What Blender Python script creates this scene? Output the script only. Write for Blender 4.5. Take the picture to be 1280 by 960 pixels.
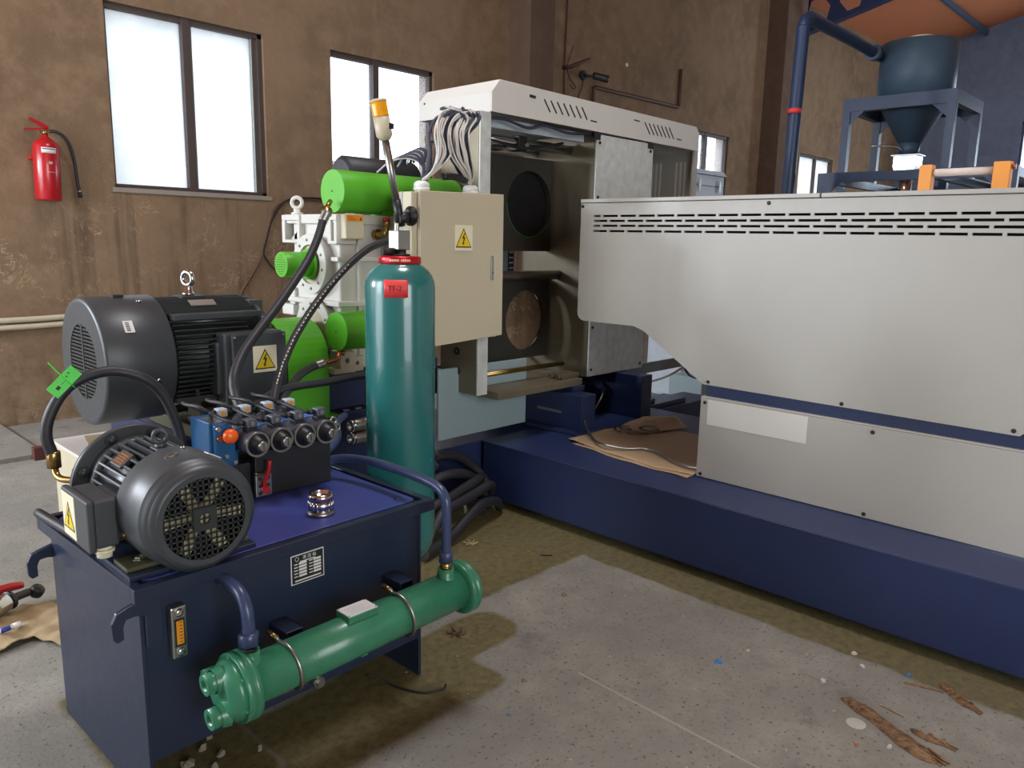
import bpy, bmesh, math, random
from mathutils import Vector, Matrix, Euler
random.seed(7)
PI = math.pi
for o in list(bpy.data.objects): bpy.data.objects.remove(o)
SC = bpy.context.scene
COL = SC.collection

# ------------------------------------------------------------------ camera
CAMH = 1.5
yaw, pit, rol = math.radians(43.7418), math.radians(10.5192), math.radians(1.1952)
fwd = Vector((math.cos(yaw)*math.cos(pit), math.sin(yaw)*math.cos(pit), -math.sin(pit)))
rgt = Vector((math.sin(yaw), -math.cos(yaw), 0)); up = rgt.cross(fwd)
r2 = math.cos(rol)*rgt + math.sin(rol)*up; u2 = -math.sin(rol)*rgt + math.cos(rol)*up
cam = bpy.data.objects.new('camera', bpy.data.cameras.new('camera')); COL.objects.link(cam)
cam.matrix_world = Matrix(((r2.x, u2.x, -fwd.x, 0), (r2.y, u2.y, -fwd.y, 0), (r2.z, u2.z, -fwd.z, CAMH), (0, 0, 0, 1)))
cam.data.sensor_fit = 'HORIZONTAL'; cam.data.sensor_width = 36.0; cam.data.lens = 967.065/1280*36.0
cam.data.clip_start = 0.05; cam.data.clip_end = 200
SC.camera = cam

# ------------------------------------------------------------------ world, lamps, exposure
SC.view_settings.view_transform = 'Standard'; SC.view_settings.look = 'None'
SC.view_settings.gamma = 1.0; SC.view_settings.use_curve_mapping = False
SC.view_settings.exposure = -0.22
w = bpy.data.worlds.new('sky'); SC.world = w; w.use_nodes = True
wn = w.node_tree.nodes; wl = w.node_tree.links; wn.clear()
wo = wn.new('ShaderNodeOutputWorld'); wb = wn.new('ShaderNodeBackground')
wb.inputs['Color'].default_value = (0.86, 0.93, 1.0, 1); wb.inputs['Strength'].default_value = 6.0
wl.new(wb.outputs[0], wo.inputs[0])

def area(name, loc, target, size, energy, color, sy=None, spread=None):
    l = bpy.data.lights.new(name, 'AREA'); l.energy = energy; l.color = color
    l.shape = 'RECTANGLE'; l.size = size; l.size_y = sy or size
    if spread: l.spread = spread
    o = bpy.data.objects.new(name, l); COL.objects.link(o); o.location = loc
    o.rotation_euler = (Vector(target)-Vector(loc)).to_track_quat('-Z', 'Y').to_euler()
    return o
# daylight through the big door opening in the end behind the left; left key, side and roof lamps are added
area('door_daylight', (-3.7, 4.4, 2.6), (2.6, 5.5, 1.2), 2.0, 150, (0.92, 0.95, 1.0), 2.2)
area('left_key_lamp', (-2.5, 6.65, 2.5), (2.4, 2.0, 0.4), 0.8, 260, (0.84, 0.90, 1.0), 0.9)  # added key lamp, set before an added window out of view
area('side_fill_lamp', (-0.5, -6.4, 3.0), (2.4, 3.0, 1.0), 4.0, 185, (1.0, 0.95, 0.84), 3.0)  # added warm fill from behind the camera
area('roof_fill_lamp', (2.4, 2.2, 6.2), (2.2, 2.4, 0.0), 1.6, 170, (0.93, 0.96, 1.0), 1.2)  # added fill from above to brighten lid and floor
area('roof_fill_lamp', (13.0, 1.0, 6.8), (18.5, 2.0, 2.5), 4.0, 300, (0.85, 0.92, 1.0), 2.0)  # added fill aimed at the far wall to lighten it
area('window_daylight', (20.2, 0.2, 2.4), (10.0, 1.5, 2.0), 2.0, 420, (0.72, 0.84, 1.0), 3.0)

# ------------------------------------------------------------------ materials
def new_mat(name):
    m = bpy.data.materials.new(name); m.use_nodes = True
    nt = m.node_tree; b = nt.nodes['Principled BSDF']
    return m, nt, b
def nd(nt, t, **kw):
    n = nt.nodes.new(t)
    for k, v in kw.items():
        if k in n.inputs: n.inputs[k].default_value = v
        else: setattr(n, k, v)
    return n
def srgb(r, g, b):
    f = lambda c: (c/255/12.92) if c/255 <= 0.04045 else ((c/255+0.055)/1.055)**2.4
    return (f(r), f(g), f(b), 1)
def mixc(nt, fac, a, b, bt='MIX'):
    n = nt.nodes.new('ShaderNodeMix'); n.data_type = 'RGBA'; n.blend_type = bt
    for s, v in ((0, fac), (6, a), (7, b)):
        if hasattr(v, 'is_linked') or hasattr(v, 'links'): nt.links.new(v, n.inputs[s])
        else: n.inputs[s].default_value = v
    return n.outputs[2]
def ramp(nt, src, p0, p1, c0=(0, 0, 0, 1), c1=(1, 1, 1, 1)):
    r = nt.nodes.new('ShaderNodeValToRGB'); e = r.color_ramp.elements
    e[0].position = p0; e[0].color = c0; e[1].position = p1; e[1].color = c1
    nt.links.new(src, r.inputs[0]); return r.outputs[0]
def noise(nt, co, scale, detail=3, rough=0.5, stretch=None, dist=0.0):
    n = nt.nodes.new('ShaderNodeTexNoise'); n.inputs['Scale'].default_value = scale
    n.inputs['Detail'].default_value = detail; n.inputs['Roughness'].default_value = rough
    n.inputs['Distortion'].default_value = dist
    if stretch:
        m = nt.nodes.new('ShaderNodeMapping'); m.inputs['Scale'].default_value = stretch
        nt.links.new(co, m.inputs[0]); co = m.outputs[0]
    nt.links.new(co, n.inputs[0]); return n.outputs[0]
def geo(nt):
    return nt.nodes.new('ShaderNodeNewGeometry').outputs['Position']
def mat(name, col, rough=0.5, metal=0.0, var=0.12, scale=9.0, bump=0.0, bscale=200, coat=0.0, spec=0.5):
    """paint, plastic or metal with slight cloudy variation"""
    m, nt, b = new_mat(name); co = geo(nt)
    b.inputs['Metallic'].default_value = metal; b.inputs['Specular IOR Level'].default_value = spec
    b.inputs['Coat Weight'].default_value = coat
    f = noise(nt, co, scale, 4)
    dark = tuple(c*(1-var) for c in col[:3])+(1,); lite = tuple(min(1, c*(1+var)) for c in col[:3])+(1,)
    nt.links.new(mixc(nt, f, dark, lite), b.inputs['Base Color'])
    rr = nt.nodes.new('ShaderNodeMapRange'); rr.inputs[3].default_value = rough*0.85; rr.inputs[4].default_value = min(1, rough*1.15)
    nt.links.new(noise(nt, co, scale*2.3, 3), rr.inputs[0]); nt.links.new(rr.outputs[0], b.inputs['Roughness'])
    if bump:
        bn = nt.nodes.new('ShaderNodeBump'); bn.inputs['Strength'].default_value = bump; bn.inputs['Distance'].default_value = 0.002
        nt.links.new(noise(nt, co, bscale, 2), bn.inputs['Height']); nt.links.new(bn.outputs[0], b.inputs['Normal'])
    return m

M = {}
M['navy'] = mat('navy_paint', srgb(32, 44, 80), 0.38, bump=0.15, bscale=60, var=0.15)
M['tanknavy'] = mat('tank_navy_paint', srgb(30, 40, 62), 0.34, bump=0.15, bscale=60)
M['lidblue'] = mat('lid_blue_paint', srgb(58, 68, 138), 0.42, bump=0.1, bscale=60)
M['cream'] = mat('cream_white_paint', srgb(166, 163, 156), 0.42, var=0.03, bump=0.15, bscale=160)
M['boxcream'] = mat('cabinet_cream_paint', srgb(192, 182, 156), 0.40, var=0.03, bump=0.1, bscale=160)
M['white'] = mat('white_paint', srgb(204, 202, 196), 0.42, var=0.04)
M['green'] = mat('bright_green_paint', srgb(84, 172, 34), 0.42, var=0.08)
M['coolgreen'] = mat('cooler_green_hammer_paint', srgb(52, 120, 90), 0.32, var=0.22, scale=22, bump=0.25, bscale=90, coat=0.2)
M['cylteal'] = mat('cylinder_teal_paint', srgb(38, 106, 104), 0.26, var=0.16, scale=5, bump=0.08, bscale=60, coat=0.5)
M['motor'] = mat('motor_grey_paint', srgb(60, 64, 68), 0.40, var=0.08)
M['motordark'] = mat('motor_fin_dark_grey', srgb(38, 42, 43), 0.45, var=0.12)
M['black'] = mat('black_plastic', srgb(26, 27, 30), 0.45)
M['rubber'] = mat('black_rubber', srgb(36, 37, 42), 0.5, var=0.2, bump=0.3, bscale=400)
M['void'] = mat('dark_interior', srgb(14, 14, 16), 0.9)
M['slot'] = mat('slot_dark', srgb(16, 17, 24), 0.9)
M['chrome'] = mat('chrome', srgb(200, 200, 205), 0.15, 1.0, var=0.05)
M['zinc'] = mat('zinc_metal', srgb(165, 165, 160), 0.35, 1.0)
M['steel'] = mat('galvanised_steel', srgb(200, 204, 200), 0.5, 0.15, var=0.32, scale=18, bump=0.2, bscale=30)
M['darksteel'] = mat('dark_oiled_steel', srgb(104, 95, 76), 0.42, 0.3, var=0.4, scale=6)
M['machined'] = mat('machined_steel', srgb(122, 112, 92), 0.4, 0.35, var=0.3, scale=7)
M['blackplate'] = mat('black_oiled_plate', srgb(66, 65, 60), 0.42, 0.3, var=0.35, scale=5)
M['brass'] = mat('brass', srgb(168, 140, 88), 0.3, 1.0)
M['copper'] = mat('copper_fitting', srgb(176, 112, 80), 0.32, 1.0)
M['amber'] = mat('amber_lens', srgb(236, 158, 20), 0.25)
M['red'] = mat('red_paint', srgb(172, 22, 30), 0.3, coat=0.3)
M['redring'] = mat('red_aluminium_ring', srgb(186, 24, 36), 0.3, 0.4)
M['redtape'] = mat('red_tape', srgb(214, 60, 60), 0.5)
M['yellow'] = mat('sign_yellow', srgb(226, 196, 20), 0.5, var=0.02)
M['signcream'] = mat('sign_cream', srgb(228, 220, 190), 0.5, var=0.02)
M['ink'] = mat('black_ink', srgb(22, 20, 18), 0.6)
M['paper'] = mat('white_label', srgb(222, 222, 220), 0.55, var=0.03)
M['orangelabel'] = mat('orange_label', srgb(214, 140, 24), 0.5)
M['orangecap'] = mat('orange_plastic_cap', srgb(240, 98, 24), 0.35)
M['valveblue'] = mat('valve_blue_paint', srgb(20, 78, 124), 0.38)
M['valvelight'] = mat('valve_light_blue_paint', srgb(70, 110, 186), 0.42)
M['solenoid'] = mat('solenoid_grey', srgb(76, 80, 94), 0.45, 0.2)
M['pipeblue'] = mat('pipe_blue_grey_paint', srgb(54, 66, 100), 0.32)
M['tagreen'] = mat('tag_green', srgb(64, 208, 60), 0.5)
M['carton'] = mat('cardboard', srgb(168, 142, 112), 0.85, var=0.08)
M['silo'] = mat('silo_blue_grey_paint', srgb(62, 84, 104), 0.5, var=0.06)
M['siloframe'] = mat('silo_frame_blue_paint', srgb(34, 54, 86), 0.42)
M['yellowsteel'] = mat('orange_yellow_paint', srgb(222, 142, 40), 0.45)
M['rollwhite'] = mat('rope_wrap_white', srgb(206, 196, 186), 0.7, var=0.15, scale=40)
M['cablewhite'] = mat('wire_sheath_white', srgb(206, 202, 196), 0.6)
M['cabledark'] = mat('wire_sheath_dark', srgb(52, 54, 74), 0.55)
M['wood'] = mat('splintered_wood', srgb(116, 86, 58), 0.85, var=0.5, scale=90)
M['sack'] = mat('woven_sack', srgb(158, 138, 106), 0.95, var=0.15, scale=40, bump=0.6, bscale=350)
M['frame'] = mat('window_frame_brown', srgb(74, 62, 58), 0.55)
M['pipebrown'] = mat('rusty_conduit', srgb(84, 58, 46), 0.6)
M['cabinetgrey'] = mat('cabinet_light_grey', srgb(176, 186, 196), 0.45)
M['debris_white'] = mat('paper_scrap', srgb(176, 174, 166), 0.8)
M['debris_blue'] = mat('blue_plastic_scrap', srgb(60, 120, 180), 0.4)
M['debris_red'] = mat('reddish_scrap', srgb(170, 96, 76), 0.7)
M['stone'] = mat('stone_chip', srgb(118, 112, 98), 0.9, var=0.2, scale=40)
M['rust'] = mat('rust_red_steel', srgb(84, 44, 38), 0.8)
M['palelight'] = mat('pale_blue_panel', srgb(142, 160, 164), 0.4, var=0.03)
M['olive'] = mat('olive_machine_paint', srgb(68, 68, 44), 0.5, var=0.15)

M['fan'] = mat('cast_fan', srgb(196, 188, 150), 0.5, 0.3)
def streak_mat(name, c0, c1, st, rough=.85):
    m, nt, b = new_mat(name); co = geo(nt); b.inputs['Roughness'].default_value = rough
    nt.links.new(ramp(nt, noise(nt, co, 30, 6, .7, st), .34, .66, c0, c1), b.inputs['Base Color'])
    bn = nt.nodes.new('ShaderNodeBump'); bn.inputs['Strength'].default_value = .8; bn.inputs['Distance'].default_value = .004
    nt.links.new(noise(nt, co, 40, 4, .6, st), bn.inputs['Height']); nt.links.new(bn.outputs[0], b.inputs['Normal']); return m
M['wood'] = streak_mat('splintered_wood', srgb(66, 46, 34), srgb(146, 112, 78), (5, .35, 3))
def scuff_mat():
    m, nt, b = new_mat('scuffed_navy_paint'); co = geo(nt); b.inputs['Roughness'].default_value = .42
    sc = ramp(nt, noise(nt, co, 26, 8, .8, (1.4, .7, 1)), .60, .72); gate = ramp(nt, noise(nt, co, 2.2, 3, .5), .50, .62)
    mm = nt.nodes.new('ShaderNodeMath'); mm.operation = 'MULTIPLY'; nt.links.new(sc, mm.inputs[0]); nt.links.new(gate, mm.inputs[1])
    nt.links.new(mixc(nt, mm.outputs[0], srgb(36, 48, 86), srgb(120, 122, 146)), b.inputs['Base Color']); return m
M['navyscuff'] = scuff_mat()
# motor cowl paint has a soft metallic sheen
# ---- plaster wall
def wall_mat(name, base, dark, scr=True):
    m, nt, b = new_mat(name); co = geo(nt); L = nt.links.new
    b.inputs['Roughness'].default_value = 0.9; b.inputs['Specular IOR Level'].default_value = 0.2
    f1 = ramp(nt, noise(nt, co, 0.9, 6, 0.62), 0.33, 0.68)
    c = mixc(nt, f1, dark, base)
    f2 = ramp(nt, noise(nt, co, 5.0, 5, 0.65), 0.45, 0.75)
    c2 = mixc(nt, f2, c, tuple(x*1.1 for x in base[:3])+(1,))
    # rain-like dark runs, stretched upright
    f3 = ramp(nt, noise(nt, co, 6.0, 3, 0.5, (2.2, 2.2, 0.12)), 0.50, 0.72)
    sep = nt.nodes.new('ShaderNodeSeparateXYZ'); L(co, sep.inputs[0])
    low = nt.nodes.new('ShaderNodeMapRange'); low.inputs[1].default_value = 2.1; low.inputs[2].default_value = 1.5
    L(sep.outputs[2], low.inputs[0])
    mm = nt.nodes.new('ShaderNodeMath'); mm.operation = 'MULTIPLY'; L(f3, mm.inputs[0])
    lo2 = nt.nodes.new('ShaderNodeMath'); lo2.operation = 'MULTIPLY_ADD'; L(low.outputs[0], lo2.inputs[0]); lo2.inputs[1].default_value = 0.60; lo2.inputs[2].default_value = 0.05
    L(lo2.outputs[0], mm.inputs[1])
    c3 = mixc(nt, mm.outputs[0], c2, tuple(x*0.45 for x in dark[:3])+(1,))
    out = c3
    if scr:
        # pale scratches and chips, mostly low on the wall
        n1 = noise(nt, co, 3.4, 6, 0.72, (1, 1, 1.2), 1.6)
        ed = nt.nodes.new('ShaderNodeMath'); ed.operation = 'SUBTRACT'; L(n1, ed.inputs[0]); ed.inputs[1].default_value = 0.5
        ab = nt.nodes.new('ShaderNodeMath'); ab.operation = 'ABSOLUTE'; L(ed.outputs[0], ab.inputs[0])
        line = ramp(nt, ab.outputs[0], 0.0, 0.016, (1, 1, 1, 1), (0, 0, 0, 1))
        gate = ramp(nt, noise(nt, co, 2.6, 4, 0.7), 0.50, 0.60)
        g2 = nt.nodes.new('ShaderNodeMath'); g2.operation = 'MULTIPLY'; L(line, g2.inputs[0]); L(gate, g2.inputs[1])
        hi = nt.nodes.new('ShaderNodeMapRange'); hi.inputs[1].default_value = 2.2; hi.inputs[2].default_value = 1.6; hi.inputs[3].default_value = 0.12; hi.inputs[4].default_value = 0.75
        L(sep.outputs[2], hi.inputs[0])
        g3 = nt.nodes.new('ShaderNodeMath'); g3.operation = 'MULTIPLY'; L(g2.outputs[0], g3.inputs[0]); L(hi.outputs[0], g3.inputs[1])
        out = mixc(nt, g3.outputs[0], c3, srgb(196, 176, 148))
        # pale, crumbled plaster close to the floor
        ft = nt.nodes.new('ShaderNodeMapRange'); ft.inputs[1].default_value = 0.95; ft.inputs[2].default_value = 0.1
        L(sep.outputs[2], ft.inputs[0])
        fp = ramp(nt, noise(nt, co, 4.5, 7, 0.75), 0.42, 0.62)
        g4 = nt.nodes.new('ShaderNodeMath'); g4.operation = 'MULTIPLY'; L(ft.outputs[0], g4.inputs[0]); L(fp, g4.inputs[1])
        out = mixc(nt, g4.outputs[0], out, srgb(150, 130, 104))
    L(out, b.inputs['Base Color'])
    bn = nt.nodes.new('ShaderNodeBump'); bn.inputs['Strength'].default_value = 0.35; bn.inputs['Distance'].default_value = 0.02
    L(noise(nt, co, 14, 6, 0.7), bn.inputs['Height']); L(bn.outputs[0], b.inputs['Normal'])
    return m
M['wall'] = wall_mat('brown_plaster', srgb(141, 118, 94), srgb(118, 97, 76))
M['pilaster'] = wall_mat('dark_brown_plaster', srgb(104, 84, 70), srgb(88, 70, 58), False)
M['endwall'] = wall_mat('slate_plaster', srgb(112, 122, 144), srgb(100, 106, 126), False)
M['ceiling'] = mat('orange_ceiling_sheet', srgb(186, 110, 70), 0.8, var=0.1, scale=1.5)
M['hallwall'] = mat('hall_wall_grey', srgb(150, 142, 130), 0.9)

# ---- concrete floor with olive patches that put shade into the colour
def floor_mat():
    m, nt, b = new_mat('concrete_floor'); co = geo(nt); L = nt.links.new
    f = ramp(nt, noise(nt, co, 1.6, 8, 0.65), 0.34, 0.68, srgb(122, 120, 112), srgb(152, 149, 139))
    f2 = ramp(nt, noise(nt, co, 7, 6, 0.75), 0.42, 0.66)
    c = mixc(nt, f2, f, srgb(126, 124, 116))
    v = nt.nodes.new('ShaderNodeTexNoise'); v.inputs['Scale'].default_value = 70; v.inputs['Detail'].default_value = 4; L(co, v.inputs[0])
    sp = ramp(nt, v.outputs[0], 0.60, 0.70); c = mixc(nt, sp, c, srgb(84, 80, 76))
    v2 = nt.nodes.new('ShaderNodeTexNoise'); v2.inputs['Scale'].default_value = 42; v2.inputs['Detail'].default_value = 5; L(co, v2.inputs[0])
    sp2 = ramp(nt, v2.outputs[0], 0.68, 0.78); c = mixc(nt, sp2, c, srgb(190, 186, 176))
    # dark damp smudges
    sm = ramp(nt, noise(nt, co, 2.8, 7, 0.7), 0.58, 0.72)
    s3 = nt.nodes.new('ShaderNodeMath'); s3.operation = 'MULTIPLY'; L(sm, s3.inputs[0]); s3.inputs[1].default_value = 0.8
    c = mixc(nt, s3.outputs[0], c, srgb(92, 90, 88))
    # shade around tank, cooler and base, painted as distorted olive boxes
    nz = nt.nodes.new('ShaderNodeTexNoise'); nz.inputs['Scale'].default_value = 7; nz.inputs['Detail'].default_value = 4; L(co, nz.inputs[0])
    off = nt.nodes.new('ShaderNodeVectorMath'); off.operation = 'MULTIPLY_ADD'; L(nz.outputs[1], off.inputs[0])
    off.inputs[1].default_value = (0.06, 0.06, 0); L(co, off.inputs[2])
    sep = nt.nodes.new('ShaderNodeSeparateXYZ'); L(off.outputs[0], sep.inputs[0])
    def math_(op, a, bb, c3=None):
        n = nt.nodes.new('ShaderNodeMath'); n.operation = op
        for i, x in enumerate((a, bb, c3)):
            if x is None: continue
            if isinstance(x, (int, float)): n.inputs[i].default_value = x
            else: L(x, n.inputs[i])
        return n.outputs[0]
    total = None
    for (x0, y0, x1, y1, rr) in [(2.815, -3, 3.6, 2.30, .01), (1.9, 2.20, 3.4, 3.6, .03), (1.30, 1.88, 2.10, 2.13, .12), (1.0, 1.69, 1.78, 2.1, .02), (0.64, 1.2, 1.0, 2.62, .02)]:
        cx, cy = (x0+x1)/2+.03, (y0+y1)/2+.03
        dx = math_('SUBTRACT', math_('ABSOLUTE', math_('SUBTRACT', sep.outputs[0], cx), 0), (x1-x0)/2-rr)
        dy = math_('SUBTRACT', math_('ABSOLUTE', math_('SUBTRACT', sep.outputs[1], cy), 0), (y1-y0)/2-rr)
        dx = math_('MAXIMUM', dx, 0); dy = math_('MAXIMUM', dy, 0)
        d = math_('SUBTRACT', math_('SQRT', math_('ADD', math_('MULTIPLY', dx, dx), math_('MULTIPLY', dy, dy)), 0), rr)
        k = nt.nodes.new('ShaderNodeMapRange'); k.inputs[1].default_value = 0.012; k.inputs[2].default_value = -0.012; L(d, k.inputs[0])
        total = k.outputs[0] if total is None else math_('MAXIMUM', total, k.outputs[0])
    # pale scraped line across the concrete
    A, B = (1.987, 1.451), (1.975, .906)
    L_ = math.hypot(B[0]-A[0], B[1]-A[1]); ux, uy = (B[0]-A[0])/L_, (B[1]-A[1])/L_
    sp_ = nt.nodes.new('ShaderNodeSeparateXYZ'); L(co, sp_.inputs[0]); dx = math_('SUBTRACT', sp_.outputs[0], A[0]); dy = math_('SUBTRACT', sp_.outputs[1], A[1])
    al = math_('ADD', math_('MULTIPLY', dx, ux), math_('MULTIPLY', dy, uy)); pe = math_('ABSOLUTE', math_('SUBTRACT', math_('MULTIPLY', dx, uy), math_('MULTIPLY', dy, ux)), 0)
    k1 = nt.nodes.new('ShaderNodeMapRange'); k1.inputs[1].default_value = .006; k1.inputs[2].default_value = .002; L(pe, k1.inputs[0])
    k2 = math_('MULTIPLY', math_('GREATER_THAN', al, -.1), math_('LESS_THAN', al, .6))
    lnm = math_('MULTIPLY', math_('MULTIPLY', k1.outputs[0], k2), .35)
    c = mixc(nt, lnm, c, srgb(196, 192, 180))
    oil = ramp(nt, noise(nt, co, 30, 6, 0.7), 0.3, 0.72, srgb(66, 59, 30), srgb(122, 110, 62))  # olive tone of the painted shade patches
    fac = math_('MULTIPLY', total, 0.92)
    out = mixc(nt, fac, c, oil)  # lays the painted olive shade over the concrete
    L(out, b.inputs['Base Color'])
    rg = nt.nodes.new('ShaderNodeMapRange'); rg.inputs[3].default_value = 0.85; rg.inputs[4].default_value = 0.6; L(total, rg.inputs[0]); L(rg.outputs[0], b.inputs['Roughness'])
    bn = nt.nodes.new('ShaderNodeBump'); bn.inputs['Strength'].default_value = 0.5; bn.inputs['Distance'].default_value = 0.006
    L(noise(nt, co, 45, 8, 0.75), bn.inputs['Height']); L(bn.outputs[0], b.inputs['Normal'])
    return m
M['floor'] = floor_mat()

def glass_mat(name, tint, clear):
    m, nt, b = new_mat(name); L = nt.links.new; nt.nodes.remove(b)
    o = nt.nodes['Material Output']; co = geo(nt)
    tr = nt.nodes.new('ShaderNodeBsdfTranslucent'); tr.inputs[0].default_value = tint
    tp = nt.nodes.new('ShaderNodeBsdfTransparent'); tp.inputs[0].default_value = (0.95, 0.97, 1, 1)
    gl = nt.nodes.new('ShaderNodeBsdfGlossy'); gl.inputs['Roughness'].default_value = 0.3
    dirt = ramp(nt, noise(nt, co, 3.5, 6, 0.7, (1, 1, 1.2)), 0.3, 0.8, (0.80, 0.81, 0.82, 1), (1, 1, 1, 1))
    L(mixc(nt, 1.0, dirt, tint, 'MULTIPLY'), tr.inputs[0])
    a = nt.nodes.new('ShaderNodeMixShader'); a.inputs[0].default_value = clear; L(tr.outputs[0], a.inputs[1]); L(tp.outputs[0], a.inputs[2])
    c = nt.nodes.new('ShaderNodeMixShader'); c.inputs[0].default_value = 0.05; L(a.outputs[0], c.inputs[1]); L(gl.outputs[0], c.inputs[2])
    L(c.outputs[0], o.inputs[0]); return m
M['frost'] = glass_mat('frosted_window_glass', (0.86, 0.88, 0.90, 1), 0.10)
M['clear'] = glass_mat('clear_window_glass', (0.9, 0.92, 0.95, 1), 0.85)

# ------------------------------------------------------------------ mesh builder
class MB:
    def __init__(s, xf=None): s.bm = bmesh.new(); s.xf = xf
    def _v(s, p):
        p = Vector(p)
        return s.bm.verts.new(s.xf @ p if s.xf else p)
    def face(s, vs, smooth=False):
        try: f = s.bm.faces.new(vs); f.smooth = smooth
        except ValueError: pass
    def box(s, x0, y0, z0, x1, y1, z1):
        v = [s._v(p) for p in ((x0, y0, z0), (x1, y0, z0), (x1, y1, z0), (x0, y1, z0), (x0, y0, z1), (x1, y0, z1), (x1, y1, z1), (x0, y1, z1))]
        for f in ((3, 2, 1, 0), (4, 5, 6, 7), (0, 1, 5, 4), (1, 2, 6, 5), (2, 3, 7, 6), (3, 0, 4, 7)): s.face([v[i] for i in f])
        return s
    def boxm(s, mtx, sx, sy, sz):
        v = [s._v(mtx @ Vector(p)) for p in ((-sx/2, -sy/2, -sz/2), (sx/2, -sy/2, -sz/2), (sx/2, sy/2, -sz/2), (-sx/2, sy/2, -sz/2), (-sx/2, -sy/2, sz/2), (sx/2, -sy/2, sz/2), (sx/2, sy/2, sz/2), (-sx/2, sy/2, sz/2))]
        for f in ((3, 2, 1, 0), (4, 5, 6, 7), (0, 1, 5, 4), (1, 2, 6, 5), (2, 3, 7, 6), (3, 0, 4, 7)): s.face([v[i] for i in f])
        return s
    def lathe(s, prof, p0, ax, n=32, caps=True):
        """prof: (radius, distance along ax from p0)"""
        ax = Vector(ax).normalized(); p0 = Vector(p0)
        a = ax.orthogonal().normalized(); b = ax.cross(a)
        rings = []
        for r, h in prof:
            c = p0+ax*h
            rings.append([s._v(c+(a*math.cos(2*PI*i/n)+b*math.sin(2*PI*i/n))*r) for i in range(n)] if r > 1e-5 else [s._v(c)])
        for k in range(len(rings)-1):
            A, B = rings[k], rings[k+1]; flat = abs(prof[k][1]-prof[k+1][1]) < 1e-6
            for i in range(n):
                j = (i+1) % n
                if len(A) == 1 and len(B) == 1: continue
                if len(A) == 1: s.face([A[0], B[j], B[i]][::-1], not flat)
                elif len(B) == 1: s.face([A[i], A[j], B[0]], not flat)
                else: s.face([A[i], A[j], B[j], B[i]], not flat)
        if caps:
            if len(rings[0]) > 1: s.face(rings[0][::-1])
            if len(rings[-1]) > 1: s.face(rings[-1])
        return s
    def cyl(s, p0, p1, r, n=24, r2=None, ch=0.0):
        d = Vector(p1)-Vector(p0); L = d.length; r2 = r if r2 is None else r2
        if ch: return s.lathe([(r-ch, 0), (r, ch), (r2, L-ch), (r2-ch, L)], p0, d, n)
        return s.lathe([(r, 0), (r2, L)], p0, d, n)
    def tubew(s, p0, p1, ro, ri, n=24):
        d = Vector(p1)-Vector(p0); L = d.length
        return s.lathe([(ri, L), (ri, 0), (ro, 0), (ro, L), (ri, L)], p0, d, n, False)
    def hexa(s, p0, ax, r, h, n=6): return s.lathe([(r, 0), (r, h)], p0, ax, n)
    def bolt(s, p0, ax, r, h=None):
        h = h or r*1.1
        s.lathe([(r*1.5, 0), (r*1.5, r*0.25)], p0, ax, 16)
        s.lathe([(r, r*0.25), (r, h), (0, h+r*.12)], p0, ax, 6); return s
    def tube(s, pts, r, n=10, sub=6, rad=None, closed=False):
        pts = [Vector(p) for p in pts]
        P = []
        if sub > 1 and len(pts) > 2:
            m = len(pts)
            for i in range(m if closed else m-1):
                if closed: a, b, c, d = pts[(i-1) % m], pts[i], pts[(i+1) % m], pts[(i+2) % m]
                else: a = pts[i-1] if i else pts[0]*2-pts[1]; b = pts[i]; c = pts[i+1]; d = pts[i+2] if i+2 < m else pts[-1]*2-pts[-2]
                for k in range(sub):
                    t = k/sub
                    P.append(0.5*((2*b)+(c-a)*t+(2*a-5*b+4*c-d)*t*t+(3*b-a-3*c+d)*t**3))
            if not closed: P.append(pts[-1])
        else: P = pts
        nr = None; rings = []; N = len(P)
        for i, p in enumerate(P):
            if closed: t = (P[(i+1) % N]-P[i-1]).normalized()
            else: t = (P[min(i+1, N-1)]-P[max(i-1, 0)]).normalized()
            if nr is None: nr = t.orthogonal().normalized()
            else: nr = (nr-t*nr.dot(t)).normalized()
            bb = t.cross(nr); rr = rad(i/(N-1)) if rad else r
            rings.append([s._v(p+(nr*math.cos(2*PI*k/n)+bb*math.sin(2*PI*k/n))*rr) for k in range(n)])
        rng = range(N) if closed else range(N-1)
        for i in rng:
            A, B = rings[i], rings[(i+1) % N]
            sh = 0
            if closed and i == N-1:
                sh = min(range(n), key=lambda q: (A[0].co-B[q].co).length)
            for k in range(n): s.face([A[k], A[(k+1) % n], B[(k+1+sh) % n], B[(k+sh) % n]], True)
        if not closed: s.face(rings[0][::-1]); s.face(rings[-1])
        return s
    def torus(s, c, ax, R, r, n=28, m=10):
        ax = Vector(ax).normalized(); a = ax.orthogonal().normalized(); b = ax.cross(a); c = Vector(c)
        rings = []
        for i in range(n):
            t = 2*PI*i/n; d = a*math.cos(t)+b*math.sin(t)
            rings.append([s._v(c+d*(R+r*math.cos(2*PI*k/m))+ax*r*math.sin(2*PI*k/m)) for k in range(m)])
        for i in range(n):
            for k in range(m): s.face([rings[i][k], rings[(i+1) % n][k], rings[(i+1) % n][(k+1) % m], rings[i][(k+1) % m]], True)
        return s
    def prism(s, poly, ax, d0, d1):
        f = {'x': lambda u, v, d: (d, u, v), 'y': lambda u, v, d: (u, d, v), 'z': lambda u, v, d: (u, v, d)}[ax]
        A = [s._v(f(u, v, d0)) for u, v in poly]; B = [s._v(f(u, v, d1)) for u, v in poly]
        s.face(A); s.face(B[::-1])
        for i in range(len(poly)): j = (i+1) % len(poly); s.face([A[j], A[i], B[i], B[j]])
        return s
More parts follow.
